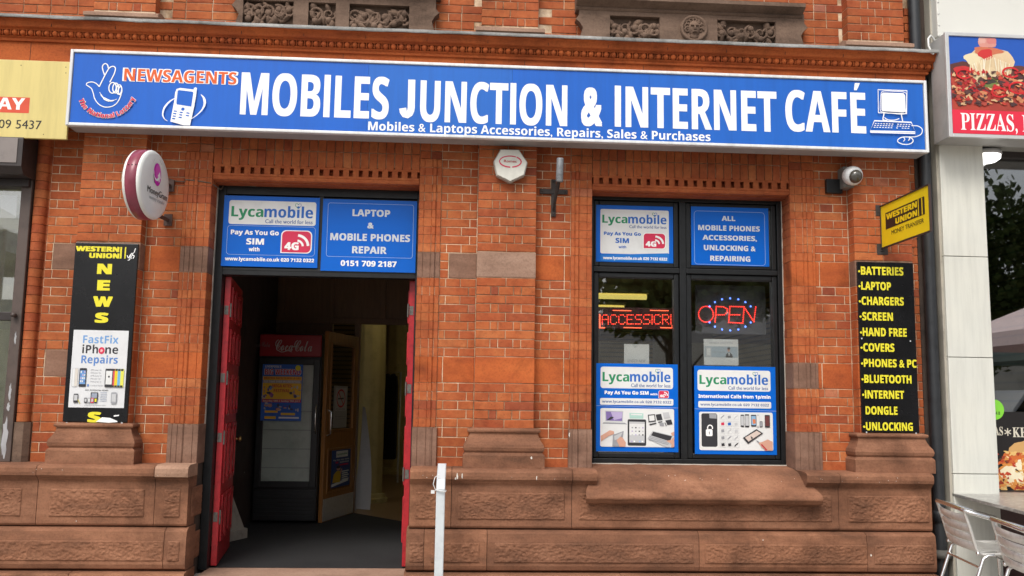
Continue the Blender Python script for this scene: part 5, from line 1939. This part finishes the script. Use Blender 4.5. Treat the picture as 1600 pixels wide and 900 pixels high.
# drinks fridge
FYf = 3.20
xL, xR = -2.33, W(497.5, 700, FYf).x
zz_ = lambda y: W(440, y, FYf).z
fr = thing("drinks_fridge", "tall black drinks fridge with red header panel and glass door inside the entrance", "fridge", ((xL + xR) / 2, 3.5, .035))
FBLK = paint((.012, .012, .013), .4, 0, .25, "fridge_black", 8)
b = MB(); b.box(xL, xR, FYf + .02, FYf + .68, .06, zz_(521)); b.build("cabinet", [FBLK], fr, bevel=.012)
b = MB(); b.box(xL + .01, xR - .01, FYf - .02, FYf + .02, zz_(557), zz_(523)); b.build("header_panel", [paint((.30, .006, .012), .35, 0, .1, "red_header", 3)], fr, bevel=.01)
gx0, gx1, gz0, gz1 = W(390, 700, FYf).x, W(469, 700, FYf).x, zz_(756), zz_(564)
b = MB(); frame(b, xL + .015, xR - .015, zz_(762), zz_(560), .075, FYf - .03, FYf + .02); b.build("door_frame", [FBLK], fr, bevel=.006)
b = MB(); b.box(xL + .09, xR - .09, FYf - .012, FYf - .006, zz_(756), zz_(566)); b.build("door_glass", [GLASSI], fr)
b = MB(); b.box(xL + .09, xR - .09, FYf + .012, FYf + .02, zz_(756), zz_(566)); b.build("cabinet_lining", [paint((.52, .56, .52), .5, 0, .15, "fridge_lining", 4)], fr)
b = MB()
for i in range(4):
    z = zz_(756) + .18 + i * .22
    b.box(xL + .095, xR - .095, FYf + .0, FYf + .01, z, z + .012)
b.box(xL + .09, xR - .09, FYf - .005, FYf + .0, zz_(757), zz_(752))
b.build("shelf", [paint((.36, .38, .37), .4, 0, .1)], fr)
b = MB()
for i in range(6):
    z = .10 + i * .045
    b.box(xL + .03, xR - .03, FYf - .012 - .003 * (i % 2), FYf + .02, z, z + .030)
b.box(xL + .015, xR - .015, FYf - .004, FYf + .02, .07, zz_(766))
b.build("grille", [FBLK], fr, bevel=.004)
b = MB(); b.tube([(xR - .04, FYf - .03, 1.08), (xR - .04, FYf - .075, 1.12), (xR - .04, FYf - .075, 1.38), (xR - .04, FYf - .03, 1.42)], .010, 8); b.build("handle", [STEEL], fr)
p = Panel(fr, xL, xR, .06, zz_(521), FYf - .0205)
p.part("header_lettering")
LC = ink((.46, .42, .40))
p.tpx("Coca", 430, 458, 548, 531, LC, 'script', .004); p.tpx("Cola", 460, 488, 549, 532, LC, 'script', .004); p.rect(*p.px(456, 541), *p.px(461, 542.5), LC)
p.stroke([p.px(*z) for z in smooth([(432, 546), (440, 550), (450, 548), (456, 550)])], .008, LC)
p.tpx("Coca-Cola", 394, 422, 542, 534, ink((.20, .16, .16)), 'script', .0)
p.build()
# event poster on the fridge door
e0, e1 = W(407, 657, FYf - .02), W(474, 570, FYf - .02)
t, p = poster("colourful blue and yellow event poster stuck on the black fridge door glass", "poster", e0.x, e1.x, e0.z, e1.z, FYf - .034, ink((.03, .13, .55)), "poster", .002)
p.part("lettering")
RDK = ink((.55, .02, .03)); OR_ = ink((.85, .50, .03))
p.text("LIVERPOOL'S", .06, .46, .06, .02, LWH, 'bold', .02); p.text("BIG WEEKEND", .05, .96, .19, .08, WHITE, 'bold', .05); p.text("BIG WEEKEND", .06, .95, .185, .085, RDK, 'bold', .015)
p.rect(.02, .215, .98, .62, OR_); p.text("BANTRIX RACECOURSE L9 5AS", .05, .95, .265, .228, RDK, 'bold', .01)
p.rect(.02, .28, .98, .335, ink((.42, .32, .34))); p.text("1ST TIME EVER IN LIVERPOOL", .05, .95, .325, .29, LWH, 'bold', .005)
p.text("MEGA KITES", .26, .74, .41, .355, RDK, 'bold', .01); p.text("FESTIVAL", .30, .70, .495, .44, RDK, 'bold', .01)
p.rect(.02, .625, .98, .675, RDK); p.text("Saturday 18th & Sunday 19th JULY", .04, .96, .665, .635, LWH, 'bold', .005)
for (u0, v0, u1, v1) in ((.10, .82, .42, .86), (.50, .86, .85, .90), (.10, .92, .38, .97)): p.rect(u0, v0, u1, v1, OR_)
p.rect(.45, .93, .95, .96, LWH)
p.part("picture")
random.seed(9)
for i in range(46):
    u = random.choice((random.uniform(.05, .28), random.uniform(.72, .95))) if i < 26 else random.uniform(.06, .94)
    v = random.uniform(.40, .60) if i < 26 else random.uniform(.69, .81)
    c = random.choice([(.5, .45, .4), (.12, .05, .25), (.35, .1, .3), (.55, .3, .2), (.06, .06, .1), (.15, .3, .6), (.6, .55, .5)])
    p.ell(u, v, random.uniform(.015, .06), random.uniform(.01, .035), ink(c), 9)
p.ell(.88, .06, .07, .05, YEL, 12)
p.build()

# inner oak door
hx, hy, fx_, fy_ = -1.285, 4.30, -1.545, 3.28
ang = math.atan2(hy - fy_, hx - fx_)
LEN = math.hypot(hx - fx_, hy - fy_)
idr = thing("inner_door", "varnished oak inner door with glass pane standing open beside the drinks fridge", "door", (fx_, fy_, .035), (0, 0, ang))
H_ = W(497, 517, 3.28).z - .035
b = MB(); b.box(0, .11, -.024, .024, 0, H_); b.box(LEN - .11, LEN, -.024, .024, 0, H_); b.box(.11, LEN - .11, -.023, .023, H_ - .12, H_); b.box(.11, LEN - .11, -.023, .023, .0, .33); b.box(.11, LEN - .11, -.023, .023, .86, 1.06)
b.build("leaf_frame", [OAK], idr, False, bevel=.006)
b = MB(); frame(b, .11, LEN - .11, .33, .86, .03, -.032, .0); frame(b, .11, LEN - .11, 1.06, H_ - .12, .03, -.032, .0); b.build("glazing_bead", [OAK], idr, False, bevel=.006)
b = MB(); b.box(.12, LEN - .12, -.004, .004, .34, .85); b.build("lower_panel", [OAK], idr, False)
b = MB(); b.box(.13, LEN - .13, -.003, .003, 1.08, H_ - .14); b.build("glass", [GLASSI], idr, False)
b = MB(); b.box(.02, LEN - .02, -.0265, -.024, .01, .27); b.build("kick_plate", [STEELD], idr, False)
b = MB(); b.tube([(.06, -.025, 1.02), (.06, -.07, 1.04), (.06, -.07, 1.30), (.06, -.025, 1.32)], .011, 8); b.build("pull_handle", [STEEL], idr, False)
def on_door(label, x0, x1, z0, z1, mat, yoff):
    t = thing("door_poster", label, "poster", (fx_, fy_, .035), (0, 0, ang))
    b = MB(); b.box(x0, x1, yoff, yoff + .002, z0, z1); b.build("sheet", [mat], t, False)
    return t, Panel(t, x0, x1, z0, z1, yoff, False)
t, p = on_door("dark blue poster of a person in yellow on the lower panel of the oak door", .22, LEN - .20, .38, .83, ink((.03, .07, .22)), -.036)
p.part("lettering"); p.rect(.22, .03, .85, .20, LWH); p.text("Lycamobile", .26, .82, .14, .09, LGR, 'bold', .01)
p.text("Pay less stay more", .08, .92, .285, .245, LWH, 'bold', .01); p.rect(.2, .31, .34, .36, RDB); p.text("Unlimited", .42, .90, .355, .315, LWH, 'bold', .01); p.rect(.42, .39, .88, .43, RDB)
for i in range(5): p.rect(.55, .58 + i * .055, .92 - .05 * (i % 2), .61 + i * .055, LWH)
p.poly([(.02, .90), (.9, .80), (.9, .88), (.02, .97)], LWH)
p.part("picture"); p.ell(.36, .50, .10, .055, SKIN); p.ell(.35, .465, .10, .035, DKG); p.poly([(.06, .86), (.12, .64), (.28, .56), (.44, .57), (.50, .70), (.46, .88)], ink((.62, .40, .02))); p.poly([(.44, .60), (.52, .50), (.56, .54), (.48, .68)], SKIN)
p.build()
t, p = on_door("pale no smoking notice stuck inside the glass of the oak inner door", .27, LEN - .32, 1.10, 1.62, ink((.38, .37, .34)), -.012)
p.part("lettering"); p.rrect(.12, .05, .92, .60, .01, ink((.50, .48, .45))); p.arc(.52, .30, .30, .20, 0, 360, .022, RDK, 22); p.stroke([(.34, .16), (.70, .44)], .02, RDK); p.stroke([(.30, .31), (.72, .30)], .018, DKG)
p.text("No smoking", .2, .84, .565, .535, DKG, 'reg'); p.text("It is against the law", .15, .9, .74, .715, DKG, 'reg'); p.text("to smoke here", .2, .85, .80, .775, DKG, 'reg')
p.build()

# white display board leaning behind the oak door, second offcut
b = MB()
rows = []
for i in range(13):
    f = i / 12
    z = .04 + 1.35 * f
    rows.append([(-1.33 + .10 * f + .03 * math.sin(f * 3), 4.75 - .02 * f, z), (-1.07 - .10 * f ** 2 + .015 * math.sin(f * 4), 4.60, z)])
b.grid(rows, 0, .5, True)
r2 = [[(x, y + .006, z) for x, y, z in r] for r in rows]
b.grid(r2, 0, .5, True)
tag(b.build("display_board", [paint((.60, .60, .60), .5, 0, .05)]), "tall curled white board leaning behind the oak inner door", "board")
b = MB(); b.prism([(-1.36, .04), (-1.245, .04), (-1.30, .42), (-1.345, .45)], 'y', 4.52, 4.53)
tag(b.build("card_offcut", [paint((.58, .58, .58), .5, 0, .06)]), "short white card offcut on the floor at the oak door foot", "board")
# pale board behind the red door
b = MB()
q1 = [W(361, 838, 1.75), W(380, 818, 2.0), W(379, 808, 2.0), W(374, 790, 2.05), W(365, 752, 1.9), W(362, 752, 1.75)]
b.mesh([(-2.345, 1.45, .035), (-2.12, 2.05, .035), (-2.12, 2.05, .13), (-2.345, 1.45, .13), (-2.36, 1.47, .14), (-2.16, 2.06, .14), (-2.33, 1.95, .62), (-2.355, 1.5, .62)],
       [(0, 1, 2, 3), (3, 2, 5, 4), (4, 5, 6, 7)])
tag(b.build("leaning_board", [paint((.36, .34, .29), .6, 0, .2)]), "pale skirted board standing behind the open red door leaf", "board")
# rail of dark coats
cr = thing("clothes_rail", "rail of dark hanging coats between the two fluted columns", "clothes rail", (-1.05, 9.0, .03))
cbx0, cbx1 = W(596, 600, 9.0).x, W(617, 600, 9.0).x
b = MB(); b.tube([(cbx0 - .1, 9, .03), (cbx0 - .1, 9, 2.0), (cbx1 + .1, 9, 2.0), (cbx1 + .1, 9, .03)], .02, 8); b.build("rail_frame", [STEELD], cr)
b = MB()
for i in range(8):
    x = cbx0 + (cbx1 - cbx0) * i / 7
    b.prism([(x - .03, 1.95), (x + .03, 1.97 - .04 * (i % 3)), (x + .05, 1.75), (x + .05, .45), (x - .05, .45), (x - .05, 1.7)], 'y', 8.75 + .02 * (i % 2), 9.25)
b.build("coats", [paint((.010, .010, .011), .9, 0, .3, "dark_coats", 8)], cr)

# ================================================================== handrail
HR = paint((.56, .60, .62), .3, 0, .10, "white_handrail_paint", 7)
hrt = thing("handrail", "white square tube handrail post standing in front of the plinth beside the doorway", "handrail", (-.082, -.8, gz(-.8)))
b = MB()
w_ = .034
path = [(-.082, -.80, gz(-.8)), (-.082, -.80, .815), (-.082, -.775, .855), (-.079, -.52, .955)]
rows = []
for i, (x, y, z) in enumerate(path):
    a = Vector(path[max(0, i - 1)]); c = Vector(path[min(3, i + 1)])
    d_ = (c - a).normalized(); nrm = Vector((0, d_.z, -d_.y)) * -1
    rows.append([Vector((x, y, z)) + Vector((sx_ * w_, 0, 0)) + nrm * sn * w_ for sx_, sn in ((-1, -1), (1, -1), (1, 1), (-1, 1))])
b.grid(rows, 0, .5, False, True); b.face(rows[-1]); b.face(rows[0])
b.build("post", [HR], hrt, bevel=.008)
b = MB()
zt = .80
b.tube([(-.12, -.81, zt), (-.115, -.845, zt + .01), (-.08, -.85, zt), (-.045, -.845, zt - .005), (-.042, -.80, zt), (-.045, -.76, zt)], .004, 6)
b.tube([(-.118, -.83, zt), (-.14, -.83, zt + .05), (-.128, -.82, zt + .10), (-.10, -.80, zt + .12)], .003, 6)
b.box(-.155, -.128, -.835, -.825, zt - .02, zt + .005)
b.build("cable_tie", [paint((.7, .71, .7), .4, 0, .1)], hrt)

# ================================================================== cafe furniture
def make_chair(label):
    t = thing("cafe_chair", label, "chair", (0, 0, 0), group="aluminium cafe chairs at the terrace table")
    r = .0125
    H = .755
    ba = MB()
    arm = [(.40, -.265, .615), (.30, -.272, .640), (.10, -.272, .70), (-.06, -.262, .742), (-.098, -.225, H), (-.105, -.1, H + .004), (-.106, 0, H + .004),
           (-.105, .1, H + .004), (-.098, .225, H), (-.06, .262, .742), (.10, .272, .70), (.30, .272, .640), (.40, .265, .615)]
    sm3 = []
    for i in range(len(arm) - 1):
        for k in range(3):
            f = k / 3
            sm3.append(tuple(arm[i][j] * (1 - f) + arm[i + 1][j] * f for j in range(3)))
    sm3.append(arm[-1])
    ba.tube(sm3, .0165, 12)
    ba.build("arm_rail", [STEEL], t, False)
    for s_ in (-1, 1):
        u = MB()
        u.tube([(-.096, s_ * .222, H - .012), (-.055, s_ * .222, .62), (-.012, s_ * .222, .475), (.005, s_ * .222, .437), (.04, s_ * .222, .424), (.40, s_ * .222, .430)], r, 10)
        u.build("side_upright", [STEELD], t, False)
        l = MB(); l.tube([(.12, s_ * .245, .42), (.065, s_ * .248, .418), (.03, s_ * .25, .395), (-.10, s_ * .255, 0)], .0135, 10); l.build("leg", [STEEL], t, False)
        l = MB(); l.tube([(.40, s_ * .265, .615), (.405, s_ * .262, .45), (.44, s_ * .262, 0)], .0135, 10); l.build("leg", [STEEL], t, False)
        k = MB(); k.ball((-.002, s_ * .236, .432), .016, 10, 8); k.build("joint_bolt", [STEEL], t, False)
    for i in range(4):
        m_ = MB()
        z0 = .716 - i * .070; x0 = -.090 + i * .0195
        rows = []
        for e, (dz, dx) in enumerate(((0, 0), (-.004, -.008), (-.032, -.006), (-.060, .006), (-.065, .015))):
            rows.append([(x0 + dx + .016 - .035 * (1 - (y / .222) ** 2) * 1, y, z0 + dz) for y in [-.218 + .0436 * q_ for q_ in range(11)]])
        m_.grid(rows, 0, .5, True)
        m_.build("back_slat", [STEELD], t, False)
    for i in range(8):
        m_ = MB(); y = -.190 + i * .0545
        rows = [[(.03 + .39 * f, y - .023, .434 + .012 * math.sin(f * 6)) for f in [q_ / 8 for q_ in range(9)]], [(.03 + .39 * f, y + .023, .434 + .012 * math.sin(f * 6)) for f in [q_ / 8 for q_ in range(9)]]]
        m_.grid(rows, 0, .5, True)
        m_.build("seat_slat", [STEELD], t, False)
    m_ = MB(); m_.tube([(.0, -.25, .33), (.0, .25, .33)], .010, 8); m_.build("stretcher", [STEEL], t, False)
    m_ = MB(); m_.tube([(.405, -.262, .30), (.405, .262, .30)], .010, 8); m_.build("stretcher", [STEEL], t, False)
    return t


tilt = math.atan(.04)
ch = make_chair("farther aluminium slatted cafe chair, its back against the brown stone plinth corner")
ch.location = (4.045, -.735, gz(-.735)); ch.rotation_euler = (tilt * 1.6, 0, math.radians(-3))
c2 = ch.copy(); COL.objects.link(c2)
for k in ch.children:
    o = k.copy(); COL.objects.link(o); o.parent = c2
c2["label"] = "nearer aluminium slatted cafe chair, cut by the right edge of the photo"
c2.location = (3.965, -1.64, gz(-1.64)); c2.rotation_euler = (tilt * 1.6, 0, math.radians(-4))

tb = thing("cafe_table", "steel topped cafe table in front of the white pillar", "table", (4.9, -.8, gz(-.8)))
TOP = mk_speckle("dull_hammered_steel", (.36, .35, .33), (.50, .49, .46), 26, .5, .3)
TOP.node_tree.nodes["Principled BSDF"].inputs["Metallic"].default_value = .35
ty0, ty1 = -1.72, -.02
b = MB()
zt0, zt1 = .690, .758
b.mesh([(4.335, ty0, zt0), (5.35, ty0, zt0), (5.35, ty1, zt1), (4.335, ty1, zt1), (4.335, ty0, zt0 - .028), (5.35, ty0, zt0 - .028), (5.35, ty1, zt1 - .028), (4.335, ty1, zt1 - .028)],
       [(0, 1, 2, 3), (7, 6, 5, 4), (0, 4, 5, 1), (1, 5, 6, 2), (2, 6, 7, 3), (3, 7, 4, 0)])
b.build("table_top", [TOP], tb, bevel=.005)
for y in (-.45, -1.35):
    b = MB(); b.tube([(4.83, y, gz(y) + .04), (4.83, y, .69 + (y + 1.72) * .04)], .032, 14); b.build("table_column", [STEEL], tb)
    b = MB()
    for s_ in (-1, 1):
        b.box(4.83 - .03, 4.83 + .03, y - .0 if s_ > 0 else y - .32, y + .32 if s_ > 0 else y, gz(y) + .015, gz(y) + .04)
    b.box(4.50, 5.16, y - .03, y + .03, gz(y) + .014, gz(y) + .041)
    b.build("table_foot", [STEELD], tb, bevel=.006)

# ================================================================== across the street: seen only in the glass
LEAF = mk_stone("leaf_green", (.03, .05, .014), (.07, .105, .026), (.12, .15, .04), .2, .1)
BARK = paint((.07, .05, .035), .9, 0, .3, "tree_bark", 8)
def tree(label, x, y, h, seed, lo=.38):
    rnd = random.Random(seed)
    t = thing("street_tree", label, "tree", (x, y, -.3), group="trees across the street")
    b = MB()
    b.tube([(x, y, -.3), (x + .1, y, h * .3), (x, y + .1, h * .6)], [.22, .17, .08], 10)
    for k in range(6):
        a = rnd.random() * 6.3
        b.tube([(x, y, h * (.25 + .05 * k)), (x + math.cos(a) * h * .2, y + math.sin(a) * h * .2, h * (.45 + .06 * k))], [.08, .03], 6)
    b.build("trunk", [BARK], t)
    c = MB()
    lumps = [(rnd.gauss(0, h * .17), rnd.gauss(0, h * .15), h * (lo + (.92 - lo) * rnd.random()), h * rnd.uniform(.09, .17)) for _ in range(36)]
    for lx, ly, lz, lr in lumps:
        for _ in range(150):
            v = Vector((rnd.gauss(0, 1), rnd.gauss(0, 1), rnd.gauss(0, 1))).normalized() * lr * rnd.uniform(.6, 1.1)
            q_ = Vector((x + lx, y + ly, lz)) + v
            u = Vector((rnd.gauss(0, 1), rnd.gauss(0, 1), rnd.gauss(0, 1))).normalized() * .22; w2 = u.cross(v).normalized() * .14
            c.face([q_ - u, q_ + w2, q_ + u, q_ - w2], 0, rnd.random())
    c.build("crown", [LEAF], t)
tree("smaller rounded street tree mirrored in the left window pane", 8.3, -27, 7.6, 1, .66)
tree("tall street tree mirrored in the right window pane", 12.2, -26, 9.2, 2, .62)
tree("broad street tree mirrored in the takeaway glass", 19.5, -30, 11.5, 3)
tree("tall dense street tree mirrored behind the grey green gazebo", 23.5, -33, 12.5, 6)
tree("street tree at the far end of the mirrored row", 28, -34, 11.5, 4)
def gazebo(label, x, y, s, eave, apex, col):
    t = thing("market_gazebo", label, "gazebo", (x, y, -.3), group="market gazebos across the street")
    b = MB()
    c4 = [(x - s, y - s, eave), (x + s, y - s, eave), (x + s, y + s, eave), (x - s, y + s, eave)]
    for i in range(4):
        b.face([c4[i], c4[(i + 1) % 4], (x, y, apex)])
        (xa_, ya_, _z), (xb_, yb_, _w) = c4[i], c4[(i + 1) % 4]
        b.face([(xa_, ya_, eave), (xb_, yb_, eave), (xb_, yb_, eave - .28), (xa_, ya_, eave - .28)])
    b.build("canopy", [paint(col, .7, 0, .08)], t)
    for cx_, cy_, _ in c4:
        l = MB(); l.tube([(cx_, cy_, -.3), (cx_, cy_, eave)], .03, 8); l.build("leg", [STEELD], t)
gazebo("pale pink gazebo mirrored in the takeaway glass", 12.8, -9.5, 2.0, 3.02, 4.1, (.90, .72, .72))
gazebo("grey green gazebo mirrored low in the takeaway glass", 24, -26, 3.2, 3.6, 5.0, (.42, .52, .48))
gazebo("white gazebo mirrored in the left hand shop glass", -7.6, -6.2, 1.5, 3.7, 4.7, (.78, .79, .74))
vn = thing("parked_van", "white van parked across the street, mirrored in the takeaway glass", "van", (20, -22, -.3))
b = MB(); b.prism([(16.9, .1), (22.6, .1), (22.6, 2.15), (18.6, 2.15), (17.9, 1.25), (16.95, 1.05)], 'y', -23, -21); b.build("body", [paint((.62, .64, .66), .3, 0, .05)], vn, bevel=.08)
b = MB(); b.prism([(18.05, 1.28), (18.62, 2.0), (21.5, 2.0), (21.5, 1.28)], 'y', -20.99, -20.97); b.build("side_window", [paint((.01, .011, .012), .1, 0, .1)], vn)
for x in (17.9, 21.5):
    b = MB(); b.lathe([(0, 0), (.33, 0), (.34, .05), (.34, .2), (0, .2)], (x, -21.1, .04), 'y', 20); b.build("wheel", [paint((.02, .02, .02), .8, 0, .1)], vn)
ob = thing("terrace_across_street", "plain brick terrace facing the shop from across the street", "building", (0, -46, -.3))
b = MB(); b.box(-50, 50, -56, -46, -.3, 5.2); b.build("wall", [paint((.80, .76, .68), .9, 0, .2, "far_render", .8)], ob)
b = MB(); b.prism([(-46, 5.2), (-51, 7.4), (-56, 5.2)], 'x', -50, 50); b.build("roof", [paint((.08, .08, .085), .8, 0, .2)], ob)
